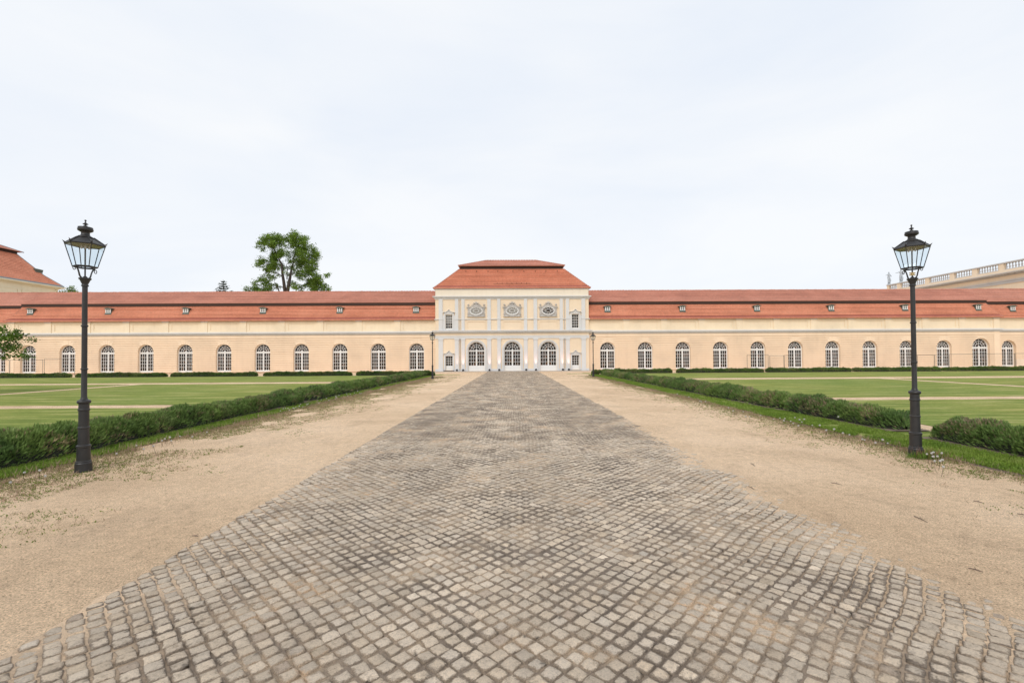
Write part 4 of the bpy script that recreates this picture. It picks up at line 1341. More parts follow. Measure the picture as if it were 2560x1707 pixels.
# ================================================================== VEGETATION
def blades(P, H, W, lean, tint, rngk=rng, upright=1.0):
    """P (n,3) roots; returns V (4n... kite leaves), faces"""
    n = len(P)
    a = rngk.uniform(0, 2 * np.pi, n)
    b = rngk.uniform(0, 2 * np.pi, n)
    l = lean * rngk.uniform(.2, 1, n)
    d = np.stack([np.cos(a) * l, np.sin(a) * l, np.ones(n) * upright], 1)
    d /= np.linalg.norm(d, axis=1)[:, None]
    wv = np.stack([np.cos(b), np.sin(b), np.zeros(n)], 1)
    V = np.zeros((n, 4, 3))
    V[:, 0] = P
    V[:, 1] = P + d * H[:, None] * .5 + wv * W[:, None]
    V[:, 2] = P + d * H[:, None]
    V[:, 3] = P + d * H[:, None] * .5 - wv * W[:, None]
    return V.reshape(-1, 3), np.repeat(tint, 4, axis=0)

def quads_obj(name, V, T, mat, parent=None):
    n = len(V) // 4
    return np_mesh(name, V, np.arange(len(V)), np.arange(n) * 4, np.full(n, 4), mat, T, parent=parent)

def dirs(n, r=rng):
    v = r.normal(0, 1, (n, 3)); return v / np.linalg.norm(v, axis=1)[:, None]

def leaves(C, nrm, size, tint):
    """free-floating leaf quads"""
    n = len(C)
    u = np.cross(nrm, dirs(n)); u /= (np.linalg.norm(u, axis=1)[:, None] + 1e-9)
    v = np.cross(nrm, u)
    s = size[:, None]
    V = np.zeros((n, 4, 3))
    V[:, 0] = C - u * s * .55; V[:, 1] = C + v * s * .38; V[:, 2] = C + u * s * .55; V[:, 3] = C - v * s * .38
    return V.reshape(-1, 3), np.repeat(tint, 4, axis=0)

# ---- hedges: a row of rounded shrubs grown together
def hedge(name, ax, ay, bx, by, width, height, dens, blade, mat, label, group, lumps=.9, seed=0, cat='hedge', taper=True, grey=.12):
    r = np.random.default_rng(seed)
    root = empty(name, (ax, ay, 0))
    L = math.hypot(bx - ax, by - ay)
    tx, ty = (bx - ax) / L, (by - ay) / L
    nx, ny = -ty, tx
    def wh(s):
        e = np.clip(np.minimum(s, L - s) / (width * .45), 0.0, 1); e = np.sqrt(np.clip(1 - (1 - e) ** 2, .02, 1))
        k = 1 + .26 * (vnoise(s / lumps + seed * 3.7, s * 0 + seed) - .5) * 2 + .10 * np.sin(s / (lumps * .8) + seed)
        gap = 1 - .18 * np.clip(1 - np.abs(((s / (lumps * 1.1) + seed * .37) % 1) - .5) * 9, 0, 1)
        return width * .5 * k * e * gap, height * (k * .5 + .5) * (.35 + .65 * e) * gap
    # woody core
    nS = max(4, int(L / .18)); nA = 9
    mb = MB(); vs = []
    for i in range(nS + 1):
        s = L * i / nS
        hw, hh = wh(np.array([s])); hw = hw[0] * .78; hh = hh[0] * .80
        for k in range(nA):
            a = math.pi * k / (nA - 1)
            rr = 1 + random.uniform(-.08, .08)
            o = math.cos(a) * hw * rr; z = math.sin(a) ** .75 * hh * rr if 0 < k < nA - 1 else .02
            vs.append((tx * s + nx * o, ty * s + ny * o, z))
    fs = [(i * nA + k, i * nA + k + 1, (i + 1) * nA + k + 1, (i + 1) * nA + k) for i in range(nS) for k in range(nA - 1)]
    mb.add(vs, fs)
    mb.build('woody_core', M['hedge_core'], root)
    # foliage
    n = int(L * dens)
    s = r.uniform(0, L, n)
    hw, hh = wh(s)
    a = np.arccos(r.uniform(-1, 1, n))
    rad = r.uniform(.72, 1.0, n) ** .6
    lump = 1 + .26 * (fbm(s * 4.5 + seed, a * 2.3, 3) - .5) * 2
    o = np.cos(a) * hw * rad * lump; z = np.maximum(np.sin(a) ** .75 * hh * rad * lump, .015)
    P = np.stack([tx * s + nx * o, ty * s + ny * o, z], 1)
    out = np.stack([nx * np.cos(a), ny * np.cos(a), np.sin(a) * .8 + .45], 1)
    out = out + dirs(n, r) * .45
    out /= np.linalg.norm(out, axis=1)[:, None]
    H = blade * r.uniform(.6, 1.5, n); Wd = blade * r.uniform(.09, .16, n)
    wv = np.cross(out, dirs(n, r)); wv /= np.linalg.norm(wv, axis=1)[:, None] + 1e-9
    V = np.zeros((n, 4, 3)); P0 = P - out * (H * .5)[:, None]
    V[:, 0] = P0; V[:, 1] = P0 + out * (H * .55)[:, None] + wv * Wd[:, None]; V[:, 2] = P0 + out * H[:, None]; V[:, 3] = P0 + out * (H * .55)[:, None] - wv * Wd[:, None]
    k = r.uniform(.70, 1.35, n)[:, None]
    T = np.ones((n, 3)) * k
    # greyish-purple dead sprays in patches, mostly low on the bushes
    pg = (fbm(s * 1.7 + seed * 5, a * 1.2 + 3, 3) > .56) & (r.random(n) < .40) | (r.random(n) < grey * .4)
    T[pg] = T[pg] * np.array([1.75, .95, 1.9])
    # individual bushes differ a little in green
    bush = vnoise(s / lumps * 1.3 + seed, s * 0 + 2)[:, None]
    T = T * (.85 + .35 * bush) * np.array([[1.0, 1.0, 1.0]]) + (bush - .5) * np.array([[.18, .05, -.05]])
    T = np.clip(T, .1, 3)
    quads_obj('foliage', V.reshape(-1, 3), np.repeat(T, 4, axis=0), mat, root)
    tag(root, label, cat, group)
    return root

G1 = 'lavender hedges lining the drive'
hedge('hedge', -8.10, 2.4, -8.10, 17.2, 1.0, .45, 7500, .085, M['hedge'], 'shaggy green hedge running past the near left lamp post, nearest on the left', G1, .95, 1)
hedge('hedge', -8.10, 17.55, -8.12, 41.3, 1.0, .46, 2600, .12, M['hedge'], 'left drive hedge beyond the narrow gap, running on to the distant left lamp', G1, 1.0, 2)
hedge('hedge', 8.48, 9.85, 8.45, 41.8, 1.0, .46, 3600, .105, M['hedge'], 'long green hedge along the right side of the drive, ending behind the right lamp post', G1, 1.0, 3)
hedge('hedge', 8.50, 2.4, 8.50, 9.0, 1.0, .44, 8500, .08, M['hedge'], 'shaggy hedge at the right edge of the picture, beyond the gap beside the lamp post', G1, .9, 4)
G2 = 'low clipped hedges in front of the wings'
hl = [(-160, -12), (-8, 172), (186, 412), (422, 638), (653, 875), (885, 1074)]
hr = [(1486, 1675), (1685, 1904), (1909, 2122), (2128, 2346), (2352, 2560), (2566, 2700)]
wl_ = ['clipped hedge in front of the left wing, at the left edge of the picture', 'clipped hedge under the leftmost mesh fence, left of the near left lamp post',
       'clipped hedge behind the near left lamp post in front of the left wing', 'clipped hedge in front of the left wing, third from the pavilion', 'clipped hedge in front of the left wing, second from the pavilion',
       'clipped hedge in front of the left wing, nearest to the pavilion']
wr_ = ['clipped hedge in front of the right wing, nearest to the pavilion', 'clipped hedge in front of the right wing, second from the pavilion', 'clipped hedge in front of the right wing, third from the pavilion',
       'clipped hedge behind the near right lamp post in front of the right wing', 'clipped hedge in front of the right wing, at the right edge of the picture', 'clipped hedge in front of the outer right section, just past the picture edge']
for i, (a, b) in enumerate(hl):
    if i == 0: continue
    A = world(s_of(a, -10.2), -10.2); B = world(s_of(b, -10.2), -10.2)
    hedge('clipped_hedge', A.x, A.y, B.x, B.y, 1.0, .40, 1500, .12, M['hedge_far'], wl_[i], G2, 1.1, 20 + i, grey=.03)
for i, (a, b) in enumerate(hr):
    if i == 5: continue
    A = world(s_of(a, -8.6), -8.6); B = world(s_of(b, -8.6), -8.6)
    hedge('clipped_hedge', A.x, A.y, B.x, B.y, 1.0, .40, 1500, .12, M['hedge_far'], wr_[i], G2, 1.1, 30 + i, grey=.03)
hedge('round_shrub', -7.75, 41.3, -7.0, 41.4, 1.05, .5, 5200, .10, M['hedge_far'], 'small round clipped shrub beside the distant left lamp', 'round shrubs by the distant lamps', 1.2, 41, 'shrub', grey=.02)
hedge('round_shrub', 7.3, 42.0, 8.05, 42.1, 1.05, .5, 5200, .10, M['hedge_far'], 'small round clipped shrub beside the distant right lamp', 'round shrubs by the distant lamps', 1.2, 42, 'shrub', grey=.02)

# ---- grass blades: verges, lawn fringe, weeds on the gravel
def grass():
    Ps = []; Hs = []; Ws = []; Ts = []
    def strip(x0, x1, y0, y1, n, h, z=.011, tint=(1, 1, 1), pw=1.0, wid=.0045):
        y = y0 + (y1 - y0) * rng.random(n) ** pw
        x = rng.uniform(x0, x1, n)
        P = np.stack([x, y, np.full(n, z)], 1)
        keep = fbm(x * 2.5, y * 2.5) > .30
        P = P[keep]; m = len(P)
        Ps.append(P); Hs.append(h * rng.uniform(.5, 1.3, m)); Ws.append(wid * rng.uniform(.7, 1.4, m) * (1 + P[:, 1] * .10))
        Ts.append(np.array(tint)[None] * rng.uniform(.7, 1.25, (m, 1)))
    strip(-7.62, -7.02, 2.5, 14, 30000, .05)
    strip(-7.62, -7.06, 14, 41, 16000, .05)
    strip(6.90, 7.98, 2.5, 14, 52000, .05)
    strip(6.92, 7.98, 14, 41.5, 22000, .05)
    P = np.concatenate(Ps); V, T = blades(P, np.concatenate(Hs), np.concatenate(Ws), .9, np.concatenate(Ts))
    o = quads_obj('grass', V, T, M['grass'])
    tag(o, 'short green grass on the verges and along the lawn edges', 'grass', kind='stuff')
grass()

def weeds():
    V_ = []; T_ = []
    D_ = []; DT = []
    def tufts(n, xr, yr, falloff, side):
        # denser near the verge and thinning towards the road
        y = yr[0] + (yr[1] - yr[0]) * rng.random(n) ** 1.5
        d = rng.exponential(falloff, n)
        x = side * (xr - d)
        ok = (fbm(x * 1.3 + 4, y * .9 + 8) > .33 + .085 * d) & (d < 3.0)
        x, y = x[ok], y[ok]
        for cx, cy in zip(x, y):
            k = rng.integers(3, 9)
            sp = rng.uniform(.01, .05) * (1 + cy * .03)
            P = np.stack([cx + rng.normal(0, sp, k), cy + rng.normal(0, sp, k), np.zeros(k)], 1)
            h = rng.uniform(.008, .026, k) * (1 + .3 * (rng.random() < .2))
            if rng.random() < .66:
                v, t = blades(P, h, rng.uniform(.003, .007, k) * (1 + cy * .05), 1.8, np.array([[.95, .85, 1.0]]) * rng.uniform(.6, 1.2, (k, 1)))
                V_.append(v); T_.append(t)
            else:
                v, t = blades(P, h * 2.2, rng.uniform(.0015, .003, k) * (1 + cy * .06), 1.2, np.ones((k, 3)) * rng.uniform(.5, 1.0, (k, 1)))
                D_.append(v); DT.append(t)
    tufts(30000, 7.12, (3.0, 40), .80, -1)
    tufts(16000, 6.98, (3.0, 40), .42, 1)
    # dry reddish seed stalks standing at the edge of the verge
    def stalks(x0, x1, y0, y1, n, hh):
        x = rng.uniform(x0, x1, n); y = rng.uniform(y0, y1, n)
        ok = fbm(x * 1.1 + 40, y * .8) > .5
        P = np.stack([x, y, np.zeros(n)], 1)[ok]; m = len(P)
        v, t = blades(P, hh * rng.uniform(.3, 1.1, m), rng.uniform(.0012, .0026, m) * (1 + P[:, 1] * .07), .6, np.ones((m, 3)) * rng.uniform(.45, 1.0, (m, 1)))
        D_.append(v); DT.append(t)
    stalks(-7.15, -6.5, 4, 32, 5200, .16)
    stalks(6.6, 7.0, 5, 32, 4200, .13)
    # tuft at the foot of the right near lamp
    n = 420
    P = np.stack([6.52 + rng.normal(0, .12, n), 7.24 + rng.normal(0, .05, n), np.zeros(n)], 1)
    v, t = blades(P, rng.uniform(.04, .16, n), rng.uniform(.002, .005, n), .8, np.array([[.6, .75, .6]]) * rng.uniform(.7, 1.2, (n, 1))); V_.append(v); T_.append(t)
    P = np.stack([6.55 + rng.normal(0, .13, 90), 7.22 + rng.normal(0, .04, 90), np.zeros(90)], 1)
    v, t = blades(P, rng.uniform(.1, .24, 90), rng.uniform(.0018, .003, 90), .5, np.ones((90, 3)) * np.array([[.6, .45, .42]])); D_.append(v); DT.append(t)
    tag(quads_obj('weeds', np.concatenate(V_), np.concatenate(T_), M['grass']), 'small green weeds creeping from the verges over the gravel', 'weeds', kind='stuff')
    tag(quads_obj('dry_stalks', np.concatenate(D_), np.concatenate(DT), M['dry']), 'dry reddish grass stalks along the verge edges', 'dry grass', kind='stuff')
weeds()

# ---- dandelion clocks
def make_dandelion():
    t = empty('dandelion')
    s = MB(); s.tube([(0, 0, 0), (.004, .002, .08), (-.002, .004, .155)], .0022, 5); s.build('stem', M['dry'], t)
    h = MB()
    n = 90
    for i in range(n):
        z = 1 - 2 * (i + .5) / n; a = i * 2.399963
        d = Vector((math.sqrt(1 - z * z) * math.cos(a), math.sqrt(1 - z * z) * math.sin(a), z))
        c = Vector((-.002, .004, .165))
        u = d.orthogonal().normalized() * .0042; v = d.cross(u).normalized() * .0042
        q = c + d * .017
        h.add([c, q - u, q + d * .003 + v, q + u, q - v], [(1, 2, 3, 4), (0, 1, 3)])
    h.build('seed_head', M['seed'], t)
    return t
dd0 = make_dandelion()
first = [True]
def dand(x, y, label, group, sc_=1.0, z=0.0):
    sc_ *= .82
    o = dd0 if first[0] else copy_tree(dd0)
    first[0] = False
    o.location = (x, y, z); o.rotation_euler = (random.uniform(-.25, .25), random.uniform(-.25, .25), random.uniform(0, 6)); o.scale = (sc_,) * 3
    tag(o, label, 'dandelion', group)
def gp(px, py):      # photo pixel on the ground -> world
    Hh = 893 - (px - 1280) * math.tan(R(.35))
    Y = F * EYE / (py - Hh); return (px - 1280) / F * Y, Y
lab = 'white dandelion clock in the clump beside the near right lamp foot'
for px, py in ((2317, 1140), (2325, 1136), (2331, 1142), (2338, 1146), (2342, 1140), (2322, 1150), (2332, 1162), (2341, 1160), (2354, 1160), (2347, 1176)):
    x, y = gp(px, py + 14); dand(x, y, lab, 'dandelions beside the near right lamp post', random.uniform(.9, 1.15))
lab = 'white dandelion clock on the turf left of the near left lamp post'
for px, py in ((60, 1197), (103, 1194), (36, 1224), (120, 1206)):
    x, y = gp(px, py + 4); dand(x, y, lab, 'dandelions left of the near left lamp post', random.uniform(.8, 1.0))
lab = 'white dandelion clock on the verge edge, just right of the near left lamp post'
for px, py in ((336, 1121), (390, 1123), (359, 1130), (405, 1108), (416, 1101), (448, 1093), (290, 1145), (436, 1107), (430, 1100), (514, 1085), (485, 1098)):
    x, y = gp(px, py + 10); dand(x, y, lab, 'dandelions right of the near left lamp post', random.uniform(.8, 1.1))
lab = 'white dandelion clock on the gravel edge in front of the right drive hedge'
spots = [(1986, 1047), (1962, 1050), (1956, 1057), (1972, 1056), (1994, 1054), (1982, 1062), (2010, 1053), (1865, 1044), (1873, 1042), (1934, 1050), (2106, 1048), (2118, 1047), (2147, 1105), (2157, 1105), (2103, 1092), (2084, 1083), (2064, 1080), (2118, 1092), (2062, 1078),
         (2210, 1112), (2180, 1113), (2199, 1110), (1835, 1027), (1829, 1028), (1854, 1030), (1754, 1005), (1748, 1003), (1760, 1004), (1815, 1021), (1900, 1040), (2030, 1066), (2046, 1072), (2000, 1058), (1945, 1046), (1990, 1070), (1720, 992), (1690, 984)]
for px, py in spots:
    x, y = gp(px, py + 10); x = min(x, 7.9); dand(x, y, lab, 'dandelions in front of the right hedge', random.uniform(.85, 1.25))
lab = 'white dandelion clock in the distant weeds in front of the left hedge'
for i in range(34):
    px = random.uniform(690, 905); py = 1032 - (px - 705) * .26 + random.uniform(-5, 6)
    x, y = gp(px, py + 4); dand(x, y, lab, 'dandelions in front of the left hedge', random.uniform(.8, 1.15))

def extremes():
    gs = {}
    for o in COL.objects:
        if o.parent is None and o.name.startswith('dandelion'): gs.setdefault(o['group'], []).append(o)
    for g, L in gs.items():
        where = g.replace('dandelions ', '')
        if len(L) < 5:
            L.sort(key=lambda o: o.location.x)
            for o, n in zip(L, ('leftmost', 'second from the left', 'third from the left', 'rightmost')):
                o['label'] = 'white dandelion clock, ' + n + ' of four ' + where
            continue
        L.sort(key=lambda o: o.location.y)
        L[0]['label'] = 'white dandelion clock closest to the camera ' + where
        L[-1]['label'] = 'white dandelion clock farthest from the camera ' + where
        M_ = sorted(L[1:-1], key=lambda o: o.location.x)
        M_[0]['label'] = 'leftmost white dandelion clock ' + where
        M_[-1]['label'] = 'rightmost white dandelion clock ' + where
extremes()

# ---- twigs and leaf litter on the gravel
tw = [((1873, 1158), (1884, 1165), 'short dark twig on the gravel nearest to the cobbled drive on the right'), ((1866, 1215), (1881, 1223), 'dark twig lying at the fuzzy right edge of the cobbles'),
      ((2425, 1251), (2452, 1257), 'thin twig on the gravel near the right picture edge, below the hedge'), ((2277, 1289), (2311, 1305), 'longest thin twig lying slanted on the right gravel'),
      ((2409, 1418), (2445, 1427), 'dark twig in the lower right gravel beside the cobbles'), ((2533, 1283), (2560, 1288), 'twig lying on the gravel cut by the right picture edge'), ((482, 1338), (497, 1339), 'small dark twig on the left gravel by the cobble edge'),
      ((2072, 1206), (2100, 1212), 'pale thin twig on the gravel in front of the right lamp post')]
for (a, b), (c, d), lab in tw:
    x0, y0 = gp(a, b); x1, y1 = gp(c, d)
    m = MB(); mx_, my_ = (x0 + x1) / 2 + .006, (y0 + y1) / 2 + .004
    m.tube([(x0 - mx_, y0 - my_, .008), (0, 0, .010), (x1 - mx_, y1 - my_, .007)], [.0035, .0042, .002], 6)
    m.bar((0, 0, .010), (.012, .02, .02), .0018)
    o = m.build('twig', M['twig'], loc=(mx_, my_, 0)); tag(o, lab, 'twig', 'twigs on the gravel')

# ---- trees
def tree(name, label, base, blobs, limbs, leaf, nper, mat, group=None, depth=1.0, clump=7, seed=0, cat='tree'):
    """blobs: (x, z, r, ydepth) relative to base; limbs: (points, radii)"""
    r = np.random.default_rng(seed)
    root = empty(name, base)
    tr = MB()
    for pts, rad in limbs: tr.tube(pts, rad, 8)
    tr.build('trunk', M['bark'], root, smooth=True)
    C = []; T = []; S = []; N = []
    for bx, by, bz, br in blobs:
        # many small twig sprays through the blob, each its own light or dark tone
        nc = max(4, int(clump * (br / leaf) ** 2))
        cc = np.array([bx, by, bz]) + dirs(nc, r) * (br * 1.42 * r.random(nc) ** .42)[:, None] * np.array([1, 1.15, 1])
        tone = 1.0 + .22 * (r.random() - .5)
        for c in cc:
            m = r.integers(max(2, int(nper * .5)), int(nper * 1.5) + 1)
            p = c + r.normal(0, 1, (m, 3)) * leaf * np.array([1.15, 1.15, .65])
            C.append(p); S.append(leaf * r.uniform(.6, 1.3, m))
            nn = dirs(m, r) * .8 + np.array([0, 0, .7]); nn /= np.linalg.norm(nn, axis=1)[:, None]
            N.append(nn)
            k = r.uniform(.55, 1.45) * tone
            T.append(np.ones((m, 3)) * (k * r.uniform(.8, 1.2, (m, 1))) * np.array([[1.0, 1.0, .9]]))
    V, Tt = leaves(np.concatenate(C), np.concatenate(N), np.concatenate(S), np.concatenate(T))
    quads_obj('crown', V, Tt, mat, root)
    tag(root, label, cat, group)
    return root

def maple():
    Y = 82.0; sc_ = Y / F
    X0 = (714 - 1280) * sc_
    hz = 893 + 3.4
    cv = lambda x, y: ((600 + x / 9.225 - 1280) * sc_ - X0, (hz - (570 + y / 9.225)) * sc_ + EYE)
    B = [(640,150,50),(760,150,70),(870,200,90),(1000,160,80),(1130,150,75),(1260,190,85),(1390,230,80),(1500,280,75),(450,260,60),(420,360,50),(430,450,40),(480,485,25),(540,300,75),(620,350,60),(700,250,80),(520,440,30),
         (780,300,70),(900,330,65),(1020,390,70),(1100,350,50),(1230,340,60),(1350,330,65),(1450,400,75),(1560,400,60),(720,420,60),(840,440,85),(950,450,65),(1290,500,80),(1400,580,85),(1180,470,40),(1540,520,85),(1650,480,70),(1690,440,40),
         (1640,600,80),(1780,610,45),(1730,570,40),(1805,645,22),(660,560,60),(700,640,60),(640,650,50),(800,510,60),(850,600,45),(980,560,45),(1070,560,45),(1080,660,40),(1065,720,25),(560,760,75),(480,760,40),(560,860,75),(680,880,75),
         (790,960,75),(650,960,55),(560,950,50),(720,780,55),(850,780,55),(940,850,55),(800,1040,35),(900,950,55),(940,1010,45),(1010,880,45),(1330,680,75),(1450,700,85),(1560,700,85),(1640,760,80),(1520,830,80),(1650,880,85),(1740,820,40),
         (1700,950,55),(1790,960,35),(1050,250,80),(950,300,70),(1150,290,70),(1300,420,80),(1120,600,60),(880,700,70),(950,640,60),(760,700,60),(1380,480,70),(1240,640,60),(1060,860,50),(1250,740,60),(860,880,60),(960,930,60),(1100,960,40),(1300,800,65),(1400,830,55),(1330,900,70),(1260,960,55),(1380,920,35),(1450,980,45),(1200,920,35),(1560,960,45),(1640,1040,80),(1720,1060,70),(1550,1130,80),(1450,1150,55),(1370,1160,38),(1680,1180,90),
         (1800,1150,80),(1850,1230,80),(1930,1080,40),(2030,1070,38),(2010,1115,22),(1760,1300,90),(1600,1260,80),(1520,1220,55),(1880,1340,80),(1980,1380,65),(1780,1400,80),(1650,1400,60),(2080,1435,40),(1480,1330,45),(1280,1045,25),(1180,1080,22),
         (600,1080,45),(540,1120,55),(430,1160,45),(480,1220,65),(450,1280,55),(560,1180,45),(630,1130,25),(260,1350,55),(200,1420,55),(350,1390,55),(140,1445,35),(300,1430,60),(480,1400,55),(560,1430,55),(680,1310,65),(780,1330,45),
         (640,1280,45),(740,1410,55),(830,1300,35),(880,1160,40),(830,1160,32),(950,1210,25),(960,1160,20),(1190,1250,32),(1220,1280,25),(1330,1360,45),(1400,1390,55),(1470,1400,45),(1300,1420,35),
         (300,1600,150),(600,1600,150),(1400,1600,140),(1750,1600,160),(900,1650,120),(2000,1600,120),(1100,1750,160)]
    r = random.Random(5)
    blobs = []
    for x, y, rr in B:
        a, z = cv(x, y)
        wd = 1 - abs(x - 1100) / 1400
        blobs.append((a, r.uniform(-3.2, 3.2) * wd, z, rr / 9.225 * sc_))
    P = lambda pts, y0=0, y1=0: [(cv(x, y)[0], y0 + (y1 - y0) * i / (len(pts) - 1), cv(x, y)[1]) for i, (x, y) in enumerate(pts)]
    limbs = [([(0, 0, 0), (.05, 0, 6), P([(1060, 1520)])[0] if False else (cv(1060, 1520)[0], 0, cv(1060, 1520)[1])], [.75, .62, .50]),
             (P([(1040,1500),(1020,1250),(1000,1050),(1000,850),(940,720),(890,580),(830,460)], 0, -1.2), [.32, .27, .22, .17, .13, .10, .05]),
             (P([(1085,1500),(1120,1250),(1140,1100),(1155,950),(1190,780),(1195,660),(1215,540),(1240,400)], 0, 1), [.32, .29, .23, .18, .13, .10, .07, .04]),
             (P([(1080,1180),(1070,1030),(1050,900),(1010,800)], 0, .8), [.10, .08, .06, .04]),
             (P([(990,1130),(880,1040),(700,1020),(620,1060)], 0, -1), [.09, .07, .05, .03]), (P([(1150,1060),(1290,1030),(1400,1060),(1500,1090)], 0, 1), [.09, .07, .05, .04]),
             (P([(1100,1400),(1200,1310),(1300,1290),(1400,1330)], 0, -1), [.10, .08, .06, .04]), (P([(1030,1430),(950,1350),(830,1340),(700,1390)], 0, 1), [.10, .07, .05, .03]),
             (P([(960,1560),(915,1450),(880,1330),(860,1260)], 0, -1), [.14, .11, .08, .04]), (P([(1190,780),(1260,740),(1400,700),(1560,640)], 0, 1), [.07, .06, .05, .03]),
             (P([(1400,1330),(1550,1250),(1700,1180),(1850,1200)], 0, 2), [.07, .06, .05, .03]), (P([(1000,850),(850,820),(700,850),(560,800)], 0, -1), [.07, .06, .05, .02]),
             (P([(620,1060),(560,1150),(480,1220)], -1, -1), [.04, .03, .02]), (P([(860,1500),(500,1330),(340,1310)], 0, -1), [.08, .05, .03])]
    tree('broadleaf_tree', 'large broadleaf tree with forked trunk rising behind the left wing roof', (X0, Y, 0), blobs, limbs, .20, 9, M['maple'], clump=6.2, seed=3)
maple()

def near_tree():
    Y = 22.0; sc_ = Y / F
    X0 = -28.0
    hz = 893 + 7.6
    cv = lambda x, y: ((x / 9.8 - 1280) * sc_ - X0, (hz - (790 + y / 9.8)) * sc_ + EYE)
    B = [(60,300,70),(150,330,55),(240,370,35),(100,430,100),(250,470,75),(370,510,70),(480,560,55),(570,580,35),(80,580,110),(220,570,75),(320,690,55),(390,720,45),(110,720,100),(240,800,60),(320,850,50),(430,820,25),(540,810,28),(60,850,85),(200,940,60),
         (300,940,50),(440,960,50),(340,1000,50),(150,1020,35),(490,1000,25),(60,940,45),(30,1000,25)]
    r = random.Random(9)
    blobs = []
    for x, y, rr in B:
        a, z = cv(x, y); blobs.append((a, r.uniform(-.7, .7), z, rr / 9.8 * sc_))
    for i in range(46):      # rest of the round crown, outside the picture
        a = r.uniform(0, 6.28); e = r.uniform(-1, 1); q = 1.75 * r.random() ** .4
        x = q * math.cos(a) * math.sqrt(1 - e * e); yy = q * math.sin(a) * math.sqrt(1 - e * e); z = 2.75 + 1.1 * e
        if x + X0 > -25.4: continue
        blobs.append((x, yy, z, .30))
    limbs = [([(0, 0, 0), (.03, 0, .9), (0, 0, 1.7), (0, .05, 2.6)], [.13, .11, .10, .06]), ([(0, 0, 1.8), (.9, .1, 2.2), (2.0, .1, 2.45), (3.2, .2, 2.75)], [.06, .045, .03, .012]),
             ([(0, 0, 1.9), (1.0, -.3, 2.6), (2.2, -.3, 3.0)], [.06, .04, .02]), ([(0, 0, 1.7), (1.1, .2, 1.95), (2.6, .1, 2.1), (3.0, .1, 1.95)], [.05, .035, .02, .01]), ([(0, 0, 1.9), (-1, .3, 2.7)], [.06, .03]), ([(0, 0, 1.9), (-.2, -1, 2.9)], [.06, .03])]
    tree('garden_tree', 'small leafy tree reaching into the picture at the left edge, in front of the orangery', (X0, Y, 0), blobs, limbs, .095, 8, M['maple_near'], clump=6.5, seed=4)
near_tree()

def treetop():
    Y = 72.0; sc_ = Y / F; X0 = (177 - 1280) * sc_; hz = 899.7
    B = [(177, 722, 4.5), (182, 727, 4), (171, 726, 3.5), (177, 717, 2.5), (150, 733, 4), (160, 738, 7), (195, 740, 8), (177, 742, 14), (177, 765, 28), (177, 800, 34)]
    blobs = [((px - 1280) * sc_ - X0, random.uniform(-.3, .3), (hz - py) * sc_ + EYE, rr * sc_) for px, py, rr in B]
    limbs = [([(0, 0, 0), (.1, 0, 5), (.05, 0, 9), (0, 0, 12.4)], [.22, .17, .10, .03])]
    tree('young_tree', 'small green treetop just showing over the left wing roof beside the lamp', (X0, Y, 0), blobs, limbs, .17, 8, M['maple'], clump=4.5, seed=6)
treetop()

def spruce():
    Y = 96.0; sc_ = Y / F; X0 = (557 - 1280) * sc_; hz = 897.4
    top = (hz - 698) * sc_ + EYE
    root = empty('spruce_tree', (X0, Y, 0))
    t = MB(); t.tube([(0, 0, 0), (0, 0, top * .5), (0, 0, top)], [.35, .2, .03], 8)
    C = []; S = []; N = []; T = []
    z = 3.0
    while z < top - .2:
        L = (top - z) * .62 + .15
        L = min(L, 4.2)
        k = random.randint(5, 7); a0 = random.uniform(0, 6)
        for i in range(k):
            a = a0 + 6.283 * i / k; l = L * random.uniform(.65, 1.1)
            d = Vector((math.cos(a), math.sin(a), 0))
            p0 = Vector((0, 0, z)); p1 = p0 + d * l * .6 + Vector((0, 0, -.05 * l)); p2 = p0 + d * l + Vector((0, 0, .12 * l))
            t.tube([p0, p1, p2], [.05, .03, .012], 5)
            n = int(26 * l) + 6
            for q in range(n):
                u = random.uniform(.2, 1.02); p = p0.lerp(p1, min(1, u / .6)) if u < .6 else p1.lerp(p2, (u - .6) / .4)
                C.append(p + Vector((random.gauss(0, .12), random.gauss(0, .12), random.gauss(-.06, .08)))); S.append(random.uniform(.10, .24)); T.append([random.uniform(.6, 1.3)] * 3)
        z += random.uniform(.42, .6)
    n = len(C)
    V, Tt = leaves(np.array([tuple(c) for c in C]), dirs(n), np.array(S), np.array(T))
    t.build('trunk', M['bark'], root)
    quads_obj('crown', V, Tt, M['needles'], root)
    tag(root, 'dark spruce tip behind the left wing roof, left of the large tree', 'tree')
spruce()

